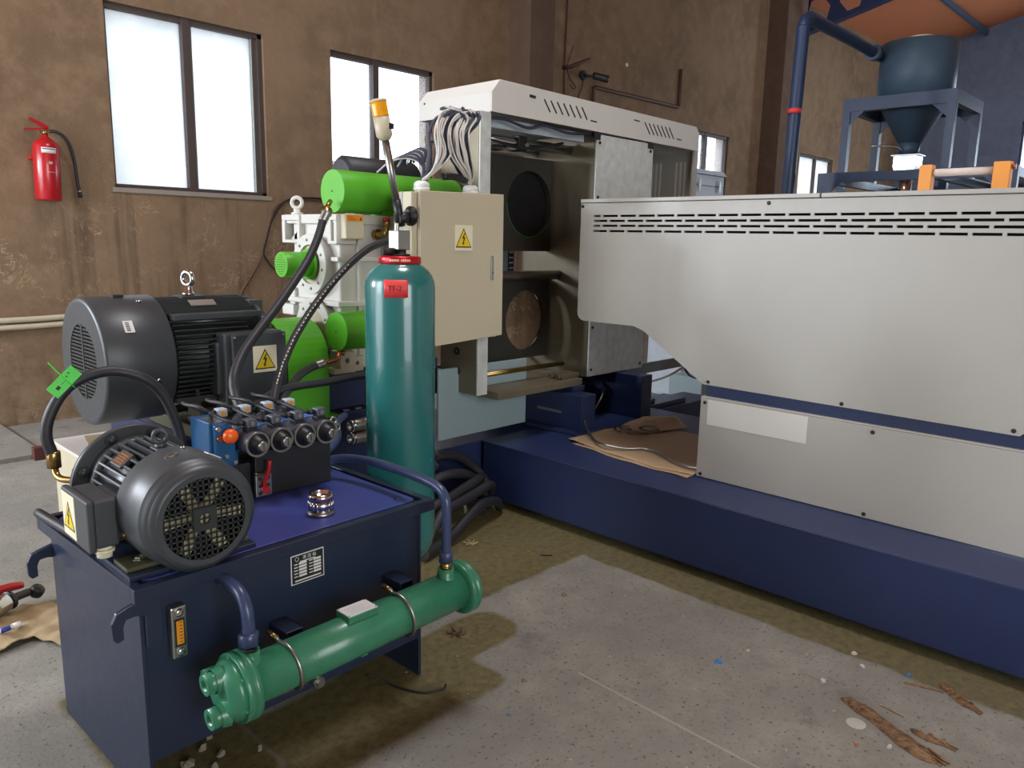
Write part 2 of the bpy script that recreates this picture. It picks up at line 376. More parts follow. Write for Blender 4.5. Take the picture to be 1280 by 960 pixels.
    def holeplate(s, ax, u0, v0, u1, v1, cu, cv, r, d0, d1, n=64):
        f = {'x': lambda u, v, d: (d, u, v), 'y': lambda u, v, d: (u, d, v), 'z': lambda u, v, d: (u, v, d)}[ax]
        I, O = [], []
        angs = sorted(set([round(2*PI*i/n, 6) for i in range(n)]+[round(math.atan2(v-cv, u-cu) % (2*PI), 6) for u in (u0, u1) for v in (v0, v1)]))
        for a in angs:
            c, q = math.cos(a), math.sin(a); I.append((cu+r*c, cv+r*q))
            t = min([((u1 if c > 0 else u0)-cu)/c if abs(c) > 1e-9 else 1e9, ((v1 if q > 0 else v0)-cv)/q if abs(q) > 1e-9 else 1e9])
            O.append((cu+t*c, cv+t*q))
        m = len(angs)
        R = [[s._v(f(u, v, d)) for u, v in L] for d in (d0, d1) for L in (I, O)]
        for i in range(m):
            j = (i+1) % m
            s.face([R[0][i], R[0][j], R[1][j], R[1][i]]); s.face([R[2][i], R[3][i], R[3][j], R[2][j]])
            s.face([R[0][i], R[2][i], R[2][j], R[0][j]]); s.face([R[1][i], R[1][j], R[3][j], R[3][i]])
        return s
    def strip(s, ax, u0, u1, v0, v1, d0, d1, holes):
        """plate band in u with rectangular holes (ua, ub) over its full height"""
        f = {'x': lambda a, b, c, d, e, g: s.box(e, a, c, g, b, d), 'y': lambda a, b, c, d, e, g: s.box(a, e, c, b, g, d)}[ax]
        u = u0
        for a, b in sorted(holes):
            if a > u: f(u, a, v0, v1, d0, d1)
            u = b
        if u < u1: f(u, u1, v0, v1, d0, d1)
        return s

WORLD = {}
def thing(name, label, cat, loc=(0, 0, 0), group=None):
    o = bpy.data.objects.new(name, None); COL.objects.link(o); o.empty_display_size = 0.1
    o.location = loc; o['label'] = label; o['category'] = cat
    if group: o['group'] = group
    WORLD[o] = Vector(loc); return o
def obj(name, mb, m, parent=None, bevel=0.0, label=None, seg=2):
    bm = mb.bm
    bmesh.ops.recalc_face_normals(bm, faces=bm.faces[:])
    xs = [v.co for v in bm.verts]
    lo = Vector((min(v.x for v in xs), min(v.y for v in xs), min(v.z for v in xs))); hi = Vector((max(v.x for v in xs), max(v.y for v in xs), max(v.z for v in xs)))
    c = Vector(((lo.x+hi.x)/2, (lo.y+hi.y)/2, lo.z))
    for v in bm.verts: v.co -= c
    me = bpy.data.meshes.new(name); bm.to_mesh(me); bm.free(); me.materials.append(m)
    o = bpy.data.objects.new(name, me); COL.objects.link(o)
    WORLD[o] = c; o.location = c-(WORLD[parent] if parent else Vector((0, 0, 0)))
    if parent: o.parent = parent
    if bevel:
        b = o.modifiers.new('bevel', 'BEVEL'); b.width = bevel; b.segments = seg; b.limit_method = 'ANGLE'; b.angle_limit = math.radians(40)
    if label: o['label'] = label
    return o
def solo(name, mb, m, label, cat, group=None, bevel=0.0):
    o = obj(name, mb, m, None, bevel); o['label'] = label; o['category'] = cat
    if group: o['group'] = group
    return o
def struct(name, mb, m, parent=None, bevel=0.0):
    o = obj(name, mb, m, parent, bevel)
    if not parent: o['kind'] = 'structure'
    return o
def copy_tree(o, parent=None, loc=None):
    c = o.copy(); COL.objects.link(c); c.parent = parent
    if loc is not None: c.location = loc
    for ch in list(o.children): copy_tree(ch, c)
    return c
def text(name, s, size, loc, face, m, parent, ext=0.0006, xf=None, align='CENTER'):
    """lettering lying on a surface; face is the way it looks: '-y', '-x', 'z' or a 3x3 matrix"""
    cu = bpy.data.curves.new(name, 'FONT'); cu.body = s; cu.size = size; cu.extrude = ext; cu.align_x = align; cu.align_y = 'CENTER'
    tmp = bpy.data.objects.new(name, cu); COL.objects.link(tmp)
    dg = bpy.context.evaluated_depsgraph_get(); dg.update()
    me = bpy.data.meshes.new_from_object(tmp.evaluated_get(dg)); bpy.data.objects.remove(tmp)
    X, Y = {'-y': ((1, 0, 0), (0, 0, 1)), '-x': ((0, -1, 0), (0, 0, 1)), 'z': ((1, 0, 0), (0, 1, 0))}[face] if isinstance(face, str) else face
    X = Vector(X).normalized(); Y = Vector(Y).normalized(); Z = X.cross(Y)
    R = Matrix((X, Y, Z)).transposed()
    me.transform(R.to_4x4())
    me.materials.clear(); me.materials.append(m)
    o = bpy.data.objects.new(name, me); COL.objects.link(o)
    o.location = Vector(loc)-(WORLD[parent] if parent else Vector((0, 0, 0))); o.parent = parent; WORLD[o] = Vector(loc)
    return o
def warning_sign(parent, c, face, wd, ht):
    """cream plate, yellow triangle with black rim and a lightning bolt; c = centre"""
    X, Y = {'-y': (Vector((1, 0, 0)), Vector((0, 0, 1))), '-x': (Vector((0, -1, 0)), Vector((0, 0, 1)))}[face]
    N = X.cross(Y); c = Vector(c)
    def poly(mb, pts, a, b):
        A = [mb._v(c+X*u+Y*v+N*a) for u, v in pts]; B = [mb._v(c+X*u+Y*v+N*b) for u, v in pts]
        mb.face(A); mb.face(B)
        for i in range(len(pts)): mb.face([A[i], A[(i+1) % len(pts)], B[(i+1) % len(pts)], B[i]])
    p = MB(); poly(p, [(-wd/2, -ht/2), (wd/2, -ht/2), (wd/2, ht/2), (-wd/2, ht/2)], 0, .0015)
    plate = obj('warning_sign', p, M['signcream'], parent, label='cream warning plate with a yellow triangle')
    t = wd*.44; hh = min(ht*.80, wd*.80)
    k = MB(); poly(k, [(-t, -hh/2), (t, -hh/2), (0, hh/2)], .0016, .0021); obj('triangle_border', k, M['ink'], plate)
    y = MB(); poly(y, [(-t*.86, -hh/2*.88), (t*.86, -hh/2*.88), (0, hh/2*.80)], .0022, .0026); obj('warning_triangle', y, M['yellow'], plate)
    z = hh*.30
    b = MB(); poly(b, [(.25*z, .95*z), (-.42*z, -.12*z), (-.02*z, -.08*z), (-.20*z, -.85*z), (-.38*z, -.70*z), (-.16*z, -1.30*z), (.16*z, -.86*z), (-.03*z, -.88*z), (.36*z, .14*z), (-.02*z, .10*z), (.42*z, .95*z)], .0027, .0031)
    obj('lightning_bolt', b, M['ink'], plate)
# ================================================================== the hall
YW, XE, XB, YR = 6.85, 20.5, -4.0, -6.85
CE, CS = 5.95, 0.245                       # eave height, roof slope
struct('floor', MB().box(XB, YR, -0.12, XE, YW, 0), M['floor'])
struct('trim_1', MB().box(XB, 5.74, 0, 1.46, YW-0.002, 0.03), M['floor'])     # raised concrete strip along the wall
WINS = [(-3.2, -1.84), (2.43, 3.79), (4.50, 5.82), (10.95, 12.36), (15.15, 16.75)]  # first window is out of view, added for the left key lamp
WZ0, WZ1 = 1.86, 3.29
mb = MB()
mb.box(XB, YW, 0, XE, YW+.26, WZ0); mb.box(XB, YW, WZ1, XE, YW+.26, CE+.3)
mb.strip('y', XB, XE, WZ0, WZ1, YW, YW+.26, WINS)
struct('wall_left', mb, M['wall'])
for i, (a, b) in enumerate(WINS):
    root = bpy.data.objects.new('window_%d' % (i+1), None); COL.objects.link(root); root.location = ((a+b)/2, YW+.1, WZ0); WORLD[root] = Vector(root.location); root['kind'] = 'structure'
    f = MB(); mid = (a+b)/2+(-.02 if i == 1 else -.10 if i == 2 else 0)
    y0, y1, t = YW+.03, YW+.11, .045
    f.box(a, y0, WZ1-t, b, y1, WZ1); f.box(a, y0, WZ0, b, y1, WZ0+t*.7)
    f.box(a, y0, WZ0, a+t*.5, y1, WZ1); f.box(b-t, y0, WZ0, b, y1, WZ1); f.box(mid-.035, y0-.01, WZ0, mid+.035, y1, WZ1)
    obj('window_frame', f, M['frame'], root, .004)
    if i == 1:
        l = MB(); l.box(mid+.035, y0+.02, WZ0, mid+.06, y1, WZ1); l.box(b-t-.05, y0+.02, WZ0, b-t, y1+.02, WZ1); obj('sash', l, M['zinc'], root, .003)
    g = MB(); g.box(a+.02, YW+.075, WZ0+.03, mid-.03, YW+.081, WZ1-.04); obj('window_pane', g, M['frost' if i in (0, 1, 4) else 'clear'], root)
    g = MB(); g.box(mid+.03, YW+.085, WZ0+.03, b-.04, YW+.091, WZ1-.04); obj('window_pane', g, M['frost' if i in (0, 1, 4) else 'clear'], root)
    s = MB(); s.box(a-.03, YW-.02, WZ0-.04, b+.03, YW+.03, WZ0); obj('window_sill', s, M['hallwall'], root, .004)
    if i == 2:   # wire grille outside the lower half
        q = MB(); n = 22
        for k in range(n+1): x = a+(b-a)*k/n; q.box(x-.002, YW+.20, WZ0, x+.002, YW+.204, WZ0+.62)
        for k in range(12): z = WZ0+.05*k+.02; q.box(a, YW+.204, z-.002, b, YW+.208, z+.002)
        obj('window_grille', q, M['pipebrown'], root)
# yard outside
struct('yard_ground', MB().box(XB-6, YW+.26, -.2, XE+6, YW+14, -.1), M['hallwall'])
struct('yard_light_block', MB().box(XB-6, YW+6.0, -.1, XE+6, YW+6.2, 2.9), M['hallwall'])  # wall added to cut the light on the lower panes
# end wall, gable shaped, with a bright opening out of frame to the right
zc = lambda y: CE+CS*(YW-abs(y)) if abs(y) <= YW else CE
poly = [(YR, 0), (YW, 0), (YW, CE), (0, CE+CS*YW), (YR, CE)]
mb = MB(); wy0, wy1, wz0, wz1 = 1.6, 4.29, 1.2, 4.3
mb.prism([(YR, 0), (wy0, 0), (wy0, CE+CS*(YW-wy0)), (0, CE+CS*YW), (YR, CE)], 'x', XE, XE+.25)
mb.prism([(wy1, 0), (YW, 0), (YW, CE), (wy1, CE+CS*(YW-wy1))], 'x', XE, XE+.25)
mb.box(XE, wy0, 0, XE+.25, wy1, wz0); mb.prism([(wy0, wz1), (wy1, wz1), (wy1, CE+CS*(YW-wy1)), (wy0, CE+CS*(YW-wy0))], 'x', XE, XE+.25)
struct('wall_far', mb, M['endwall'])
root = bpy.data.objects.new('window_6', None); COL.objects.link(root); root.location = (XE+.1, 3, wz0); WORLD[root] = Vector(root.location); root['kind'] = 'structure'
m = MB()
for y in (wy0, wy0+.88, wy0+1.76, wy1-.05): m.box(XE+.05, y, wz0, XE+.12, y+.05, wz1)
m.box(XE+.05, wy0, wz1-.06, XE+.12, wy1, wz1); m.box(XE+.05, wy0, wz0, XE+.12, wy1, wz0+.06); obj('window_frame', m, M['siloframe'], root)
for k in range(3): m = MB(); m.box(XE+.08, wy0+.05+.88*k, wz0+.05, XE+.086, wy0+.90+.88*k, wz1-.05); obj('window_pane', m, M['frost'], root)
mb = MB()   # near end wall with the big door opening
mb.box(XB-.25, YR, 0, XB, 3.0, CE); mb.box(XB-.25, 6.4, 0, XB, YW, CE); mb.box(XB-.25, 3.0, 4.2, XB, 6.4, CE)
mb.prism([(YR, CE), (YW, CE), (0, CE+CS*YW)], 'x', XB-.25, XB)
struct('wall_near', mb, M['hallwall'])
mb = MB(); mb.strip('y', XB, XE, 0, 4.5, YR-.25, YR, [(-2.6, 1.6)]); mb.box(XB, YR-.25, 4.5, XE, YR, CE)
struct('wall_right', mb, M['hallwall'])
mb = MB()
for s in (1, -1): mb.prism([(s*YW, CE), (0, CE+CS*YW), (0, CE+CS*YW+.12), (s*YW*1.03, CE+.12)], 'x', XB-.3, XE+.3)
struct('ceiling', mb, M['ceiling'])
for i, x in enumerate((6.98, 13.45)):
    wd = .42 if i == 0 else .75
    struct('pilaster', MB().box(x, 6.5, 0, x+wd, YW+.01, CE+.05), M['pilaster'])
# castellated rafters: two flanges and a web with hexagonal openings
def rafter(x):
    root = bpy.data.objects.new('rafter', None); COL.objects.link(root); root.location = (x, 3.2, 5.2); WORLD[root] = Vector(root.location); root['kind'] = 'structure'
    dz, H = .06, .62
    for s in (1, -1):
        A = Vector((x, s*6.84, CE-.13)); B = Vector((x, 0, CE+CS*YW-.15)); d = (B-A).normalized(); L = (B-A).length
        nrm = Vector((0, 0, -1)); R = Matrix(((1, 0, 0), tuple(d), tuple(Vector((1, 0, 0)).cross(d)))).transposed()
        if R.col[2].z > 0: R.col[2] = -R.col[2]
        T = Matrix.Translation(A) @ R.to_4x4()
        m = MB(T); m.box(-.09, 0, 0, .09, L, .018); m.box(-.09, 0, H, .09, L, H+.018); obj('flange', m, M['navy'], root)
        m = MB(T); n = 12; st = (L-.15)/n
        for k in range(n):
            y0 = .15+k*st; y1 = y0+st; ym = (y0+y1)/2; hw = st*.36; hh = H*.34; zm = H/2+.01
            hexp = [(ym-hw, zm), (ym-hw*.5, zm-hh), (ym+hw*.5, zm-hh), (ym+hw, zm), (ym+hw*.5, zm+hh), (ym-hw*.5, zm+hh)]
            out = [(y0, zm), (y0, .0), (y1, .0), (y1, zm), (y1, H), (y0, H)]
            vi = [m._v((0, u, v)) for u, v in hexp]; vo = [m._v((0, u, v)) for u, v in out]
            for i in range(6): j = (i+1) % 6; m.face([vi[i], vi[j], vo[j], vo[i]])
        o = obj('web', m, M['navy'], root); sd = o.modifiers.new('thick', 'SOLIDIFY'); sd.thickness = .012
for x in (7.4, 14.3): rafter(x)
for k, y in enumerate((5.2, 3.6, 2.0, .4)):
    z = CE+CS*(YW-y)-.09
    struct('purlin', MB().box(XB+.05, y-.03, z-.07, XE-.02, y+.03, z+.04), M['silo'])

# ================================================================== machine base and the white cover
BX, BZ = 3.0, 0.365
t = thing('steel_bed', 'long dark blue steel base block lying on the floor under the white machine cover', 'machine base', (3.6, .8, 0))
obj('beam', MB().box(BX, -2.6, .045, 4.5, 3.09, BZ), M['navy'], t, .006)
obj('top_plate', MB().box(BX-.006, -2.6, BZ-.002, 4.5, 3.10, BZ+.004), M['navyscuff'], t, .002)
for y in (2.9, 1.6, .2, -1.2): obj('foot', MB().box(3.15, y-.1, 0, 4.4, y+.1, .045), M['void'], t)

CX = 3.3
t = thing('machine_cover', 'big cream white sheet metal cover with slotted vents and a slanted lower left edge', 'machine cover', (3.8, .1, BZ+.004))
# upper front panel: slotted band on top, sloped lower edge
y0, y1 = -2.4, 2.674
mb = MB(); T0, T1 = CX, CX+.012
zt, rows = 1.700, [(1.640, 1.629), (1.615, 1.604), (1.590, 1.579), (1.563, 1.552)]
zcur = zt
for k, (za, zb) in enumerate(rows):
    mb.box(T0, y0, za, T1, y1, zcur)
    hs = []; yy = 2.588; first = .045 if k % 2 == 0 else .09
    a = yy-first; hs.append((a, yy)); yy = a-.014
    while yy > -1.2: hs.append((yy-.098, yy)); yy -= .112
    mb.strip('x', y0, y1, zb, za, T0, T1, hs); zcur = zb
rc = .045
cor = [(y1-rc+rc*math.cos(q), 1.079+rc+rc*math.sin(q)) for q in [0, -PI/8, -PI/4, -3*PI/8, -PI/2]]
mb.prism([(y0, zcur), (y1, zcur)]+cor+[(2.30, 1.079), (2.24, 1.060), (1.88, .835), (.565, .828), (.552, .840), (.552, .90), (y0, .90)], 'x', T0, T1)
pan = obj('front_panel', mb, M['cream'], t)
mb = MB().prism([(.545, .90), (y0, .90), (y0, .828), (.530, .828), (.545, .84)], 'x', T0, T1); obj('front_panel', mb, M['cream'], t)
obj('top_panel', MB().box(CX-.004, 1.390, 1.703, CX+1.1, y1+.002, 1.722), M['cream'], t, .003)
obj('top_panel', MB().box(CX-.004, y0, 1.703, CX+1.1, 1.384, 1.722), M['cream'], t, .003)
obj('end_panel', MB().prism([(CX+.012, 1.10), (CX+.3, 1.10), (CX+.3, 1.703), (CX+.012, 1.703)], 'y', y1-.02, y1-.008), M['cream'], t)
obj('shade_sheet', MB().box(CX+.10, y0, 1.15, CX+.11, 2.62, 1.69), M['slot'], t)  # dark sheet standing in for the shade inside the cover
obj('back_panel', MB().box(CX+1.08, y0, .84, CX+1.09, 1.9, 1.703), M['cream'], t)
obj('frame_rail', MB().box(CX+.02, y0, .62, CX+.10, 1.87, .86), M['navy'], t, .004)
mb = MB(); mb.box(CX, y0, BZ+.008, CX+.012, 1.880, .768); mb.box(CX, y0, .768, CX+.035, 1.880, .777); mb.box(CX, 1.874, BZ+.008, CX+.16, 1.886, .777)
obj('lower_panel', mb, M['cream'], t, .003)
obj('blank_label', MB().box(CX-.0015, 1.353, .642, CX, 1.845, .764), M['white'], t, label='long blank white label strip')
for y, z in ((2.661, 1.685), (1.615, 1.685), (.42, 1.685), (1.853, .850), (1.216, .845), (.585, .845), (.50, .845)):
    s = MB(); s.lathe([(.0085, 0), (.0085, .003), (.005, .005), (0, .005)], (CX, y, z), (-1, 0, 0), 14); obj('panel_screw', s, M['ink'], t)
for y, z in ((1.862, .747), (1.078, .747), (1.862, .39), (1.079, .39), (.25, .747), (.25, .39)):
    s = MB(); s.lathe([(.0085, 0), (.0085, .003), (.005, .005), (0, .005)], (CX, y, z), (-1, 0, 0), 14); obj('panel_screw', s, M['ink'], t)

# ================================================================== blue skid behind, with the pale panel
t = thing('drive_skid', 'dark blue steel skid carrying the big motor and the white gearbox', 'machine frame', (2.1, 3.5, 0))
obj('frame', MB().box(1.30, 3.13, .02, 2.44, 3.95, .66), M['navy'], t, .006)
obj('frame', MB().box(2.44, 3.12, .02, 4.2, 3.95, .36), M['navy'], t, .006)
obj('pedestal', MB().box(2.05, 3.20, .66, 2.75, 3.85, .86), M['navy'], t, .005)
obj('pedestal', MB().box(1.34, 3.08, .66, 1.80, 3.56, .715), M['olive'], t, .004, label='olive green motor pedestal')
obj('cover_panel', MB().box(2.715, 3.15, .40, 3.42, 3.17, .80), M['palelight'], t, .006, label='pale blue white cover panel')
for x in (2.10, 2.17, 2.235): obj('mounting_pad', MB().box(x, 3.145, .66, x+.035, 3.175, .667), M['zinc'], t, .001)
lb = MB(); lb.box(2.015, 3.1285, .50, 2.035, 3.13, .57); obj('skid_label', lb, M['orangelabel'], t)

# ================================================================== big motor
MY, MZ = 3.32, .992
t = thing('electric_motor', 'large dark grey finned electric motor lying behind the blue tank', 'electric motor', (1.4, MY, .715))
c = MB(); c.lathe([(.225, .004), (.247, 0), (.2555, .012), (.2555, .262), (.250, .268), (.243, .262), (.243, .02), (.215, .006)], (1.008, MY, MZ), (1, 0, 0), 64, False)
cow = obj('fan_cowl', c, M['motor'], t)
# slatted grille at the fan end
g = MB(); r = .232
for k in range(-15, 16):
    z = k*.0145; h = math.sqrt(max(0, .150**2-z*z)); q = math.sqrt(max(0, r*r-z*z))
    if abs(z) > .150: continue
    g.box(1.012, MY-h, MZ+z-.0045, 1.017, MY+h, MZ+z+.0045)
g.box(1.010, MY-.008, MZ-.15, 1.018, MY+.008, MZ+.15)
obj('grille', g, M['motordark'], t)
g = MB(); g.lathe([(.150, 0), (.236, 0), (.236, .006), (.150, .006), (.150, 0)], (1.010, MY, MZ), (1, 0, 0), 64, False); obj('cowl_face', g, M['motor'], t)
g = MB(); g.lathe([(.19, 0), (.19, .01)], (1.09, MY, MZ), (1, 0, 0), 48); obj('fan', g, M['void'], t)
for a in (PI*.62, PI*1.08):
    s = MB(); n = Vector((0, math.cos(a), math.sin(a))); s.lathe([(.011, 0), (.011, .004), (.006, .007), (0, .007)], Vector((1.20, MY, MZ))+n*.2555, n, 16); obj('cowl_screw', s, M['chrome'], t)
s = MB(); s.box(1.12, MY-.05, MZ+.252, 1.16, MY+.0, MZ+.262); obj('cowl_clip', s, M['ink'], t)
# barcode label on the cowl
a0 = PI*.80
n = Vector((0, math.cos(a0), math.sin(a0))); tz = Vector((0, -math.sin(a0), math.cos(a0)))
R = Matrix(((1, 0, 0), tuple(-tz), tuple(n))).transposed().to_4x4(); T = Matrix.Translation(Vector((1.115, MY, MZ))+n*.2575) @ R
lab = obj('barcode_label', MB(T).box(-.018, -.026, -.001, .018, .026, .001), M['paper'], t)
b = MB(T)
for k in range(9): b.box(-.010, -.020+k*.0045, .001, .004, -.020+k*.0045+(.002 if k % 2 else .003), .0014)
obj('barcode', b, M['ink'], lab)
# finned body
f = MB(); f.lathe([(.205, 0), (.205, .40)], (1.275, MY, MZ), (1, 0, 0), 48); obj('stator_housing', f, M['motordark'], t)
f = MB()
for k in range(22):                                  # upright fins on top and bottom quarters, level fins on the sides
    y = -.19+k*.018
    zz = math.sqrt(max(0, .244**2-y*y)); z0 = math.sqrt(max(0, .20**2-y*y))*.9
    if abs(y) < .15: f.box(1.285, MY+y-.003, MZ+z0, 1.66, MY+y+.003, MZ+zz)
for k in range(-8, 9):
    z = k*.0205
    q = math.sqrt(max(0, .246**2-z*z))
    for s_ in (-1, 1):
        a, b_ = sorted((MY+s_*.16, MY+s_*q)); f.box(1.285, a, MZ+z-.003, 1.60 if s_ < 0 else 1.66, b_, MZ+z+.003)
obj('cooling_fins', f, M['motordark'], t)
for s_ in (-1, 1):
    for zz in (-.165, .175):
        a, b_ = sorted((MY+s_*.15, MY+s_*(.215))); f = MB(); f.box(1.285, a, MZ+zz-.012, 1.67, b_, MZ+zz+.012); obj('side_ledge', f, M['motor'], t, .003)
f = MB(); f.lathe([(.20, 0), (.232, .01), (.236, .04), (.20, .065), (.12, .085), (.06, .10)], (1.668, MY, MZ), (1, 0, 0), 48); obj('end_bell', f, M['motordark'], t)
for y in (MY-.11, MY+.07):
    f = MB(); f.box(1.66, y, MZ+.17, 1.73, y+.045, MZ+.225); obj('end_lug', f, M['motor'], t, .006)
f = MB(); f.box(1.39, MY-.05, MZ+.225, 1.50, MY+.045, MZ+.247); obj('lifting_boss', f, M['motordark'], t, .004)
e = MB(); e.lathe([(.026, 0), (.026, .012), (.018, .016), (.016, .045)], (1.443, MY, MZ+.247), (0, 0, 1), 20); e.torus((1.443, MY, MZ+.318), (1, .35, 0), .028, .011); obj('eye_bolt', e, M['chrome'], t)
f = MB(); Tn = Matrix.Translation((1.455, MY-.105, MZ+.222)) @ Euler((.55, 0, 0)).to_matrix().to_4x4(); f = MB(Tn); f.box(-.055, -.02, 0, .055, .02, .002); obj('rating_plate', f, M['zinc'], t)
for s_ in (-1, 1):
    f = MB(); a, b_ = sorted((MY+s_*.12, MY+s_*.24)); f.box(1.36, a, .716, 1.62, b_, .74)
    f.prism([(MY+s_*.10, .74), (MY+s_*.22, .74), (MY+s_*.19, .87), (MY+s_*.10, .87)], 'x', 1.37, 1.385)
    f.prism([(MY+s_*.10, .74), (MY+s_*.22, .74), (MY+s_*.19, .87), (MY+s_*.10, .87)], 'x', 1.59, 1.605)
    obj('foot', f, M['olive'], t, .003, label='olive green motor foot')
# terminal box on the near side
tb = MB(); tb.box(1.43, MY-.27, .84, 1.56, MY-.18, 1.06); tb.box(1.45, MY-.30, .80, 1.715, MY-.22, 1.10); bx = obj('terminal_box', tb, M['motor'], t, .008)
tb = MB(); tb.box(1.475, MY-.318, .805, 1.720, MY-.300, 1.095); lid = obj('terminal_cover', tb, M['motor'], t, .006)
for x in (1.487, 1.708):
    for z in (.818, 1.083): s = MB().bolt((x, MY-.318, z), (0, -1, 0), .004); obj('cover_screw', s, M['zinc'], lid)
warning_sign(t, (1.617, MY-.319, .985), '-y', .108, .112)

# green half-round guard over the coupling
t = thing('coupling_guard', 'bright green half-round coupling guard between the big motor and the gearbox', 'machine guard', (1.89, MY, .66))
prof = [(MY-.205, .66), (MY-.205, .925)]+[(MY+.205*math.cos(a), .925+.19*math.sin(a)) for a in [PI-PI*k/20 for k in range(1, 20)]]+[(MY+.205, .925), (MY+.205, .66)]
obj('shell', MB().prism(prof, 'x', 1.79, 2.005), M['green'], t, .004)
obj('base_lip', MB().box(1.79, MY-.245, .661, 2.03, MY+.245, .669), M['green'], t, .001)

# ================================================================== white gearbox
GX = 2.09
t = thing('gearbox', 'white cast gearbox with ribs and round bearing covers behind the teal cylinder', 'gearbox', (2.4, 3.4, .86))
mb = MB(); mb.box(GX+.02, 3.17, .86, 2.70, 3.58, 1.60); obj('housing', mb, M['white'], t, .012)
mb = MB(); mb.box(GX, 3.15, 1.56, 2.72, 3.63, 1.605); obj('top_flange', mb, M['white'], t, .005)
mb = MB(); mb.box(GX-.01, 3.14, 1.17, 2.72, 3.60, 1.195); obj('split_flange', mb, M['white'], t, .004)
mb = MB(); mb.box(GX-.01, 3.14, 1.385, 2.70, 3.20, 1.405); obj('rib', mb, M['white'], t, .003)
for (ya, yb) in ((3.47, 3.635), (3.145, 3.22)):        # corner lugs with triangular pockets
    for za in (1.465,):
        m = MB(); w_ = yb-ya
        m.box(GX-.012, ya, 1.575, GX+.10, yb, 1.603); m.box(GX-.012, yb-.028, za, GX+.10, yb, 1.576); m.box(GX-.012, ya, za, GX+.10, ya+.022, 1.576)
        m.box(GX-.012, ya+.02, za, GX+.10, yb-.02, za+.016); m.prism([(ya+.02, 1.48), (yb-.025, 1.48), (ya+.02, 1.56)], 'x', GX+.02, GX+.06)
        obj('corner_lug', m, M['white'], t, .004)
m = MB(); m.box(GX-.01, 3.55, 1.10, GX+.12, 3.66, 1.155); m.box(GX+.0, 3.55, 1.155, GX+.10, 3.60, 1.24); obj('side_lug', m, M['white'], t, .006)
for (yc, zc_, R_) in ((3.35, 1.365, .145), (3.33, 1.055, .15)):
    m = MB(); m.lathe([(R_-.05, -.03), (R_, -.03), (R_, -.022), (R_-.012, -.016), (R_-.012, 0.03), (R_-.05, .03), (R_-.05, -.03)], (GX-.005, yc, zc_), (1, 0, 0), 48, False)
    rg = obj('bearing_cover', m, M['white'], t)
    for k in range(10):
        a = 2*PI*k/10+.2; s = MB().bolt((GX-.034, yc+(R_-.028)*math.cos(a), zc_+(R_-.028)*math.sin(a)), (-1, 0, 0), .0055); obj('cover_bolt', s, M['zinc'], rg)
    m = MB(); m.lathe([(R_-.05, 0), (R_-.05, .02)], (GX-.02, yc, zc_), (1, 0, 0), 40); obj('cover_face', m, M['boxcream'], t)
m = MB(); m.lathe([(.030, 0), (.030, .012), (.018, .016), (.018, .03)], (GX+.05, 3.585, 1.603), (0, 0, 1), 16); m.torus((GX+.05, 3.585, 1.665), (1, .9, 0), .026, .010); obj('eye_bolt', m, M['white'], t)
m = MB(); m.box(GX+.01, 3.10, 1.49, GX+.115, 3.152, 1.605); cb = obj('sensor_box', m, M['boxcream'], t, .006)
m = MB(); m.box(GX+.016, 3.098, 1.572, GX+.108, 3.0995, 1.602); sl = obj('orange_label', m, M['orangelabel'], cb)
m = MB(); m.prism([(GX+.088, 1.578), (GX+.100, 1.578), (GX+.094, 1.592)], 'y', 3.0972, 3.098); obj('label_mark', m, M['ink'], sl)
for k in range(3): m = MB(); m.box(GX+.022, 3.0972, 1.578+.007*k, GX+.075-.012*k, 3.098, 1.580+.007*k); obj('label_print', m, M['red'], sl)
# ribs on the near side, brass elbow with red cap
for x in (2.20, 2.46, 2.66):
    m = MB(); m.box(x, 3.145, .88, x+.016, 3.175, 1.56); obj('rib', m, M['white'], t, .002)
m = MB(); m.tube([(2.315, 3.15, 1.515), (2.315, 3.11, 1.515), (2.33, 3.10, 1.53), (2.335, 3.10, 1.56)], .016, 12, 4); m.hexa((2.335, 3.10, 1.555), (0, 0, 1), .020, .018); m.cyl((2.315, 3.155, 1.515), (2.315, 3.138, 1.515), .026, 16)
eb = obj('breather_elbow', m, M['brass'], t); m = MB().cyl((2.335, 3.10, 1.573), (2.335, 3.10, 1.595), .018, 16, ch=.003); obj('red_cap', m, M['red'], eb)
m = MB(); m.cyl((2.30, 3.15, 1.15), (2.30, 3.10, 1.15), .018, 20, ch=.003); m.cyl((2.30, 3.101, 1.15), (2.30, 3.094, 1.15), .010, 14); obj('oil_plug', m, M['white'], t)
m = MB(); m.holeplate('y', 2.045, .862, 2.13, .965, 2.083, .92, .012, 3.08, 3.17, 24); m.box(2.01, 3.08, .861, 2.045, 3.17, .885); obj('mounting_foot', m, M['boxcream'], t, .002)
m = MB(); m.holeplate('y', 2.13, .862, 2.19, .935, 2.155, .90, .010, 3.10, 3.17, 24); obj('mounting_foot', m, M['boxcream'], t, .002)
m = MB(); m.prism([(2.37, 1.38), (2.47, 1.38), (2.44, 1.60), (2.40, 1.60)], 'y', 3.10, 3.165); obj('bracket', m, M['white'], t, .004)
m = MB(); m.box(2.42, 3.03, 1.36, 2.455, 3.14, 1.45); obj('junction_box', m, M['boxcream'], t, .004)
m = MB(); m.box(2.4555, 3.03, 1.36, 2.462, 3.14, 1.45); obj('red_edge', m, M['red'], t, .001)

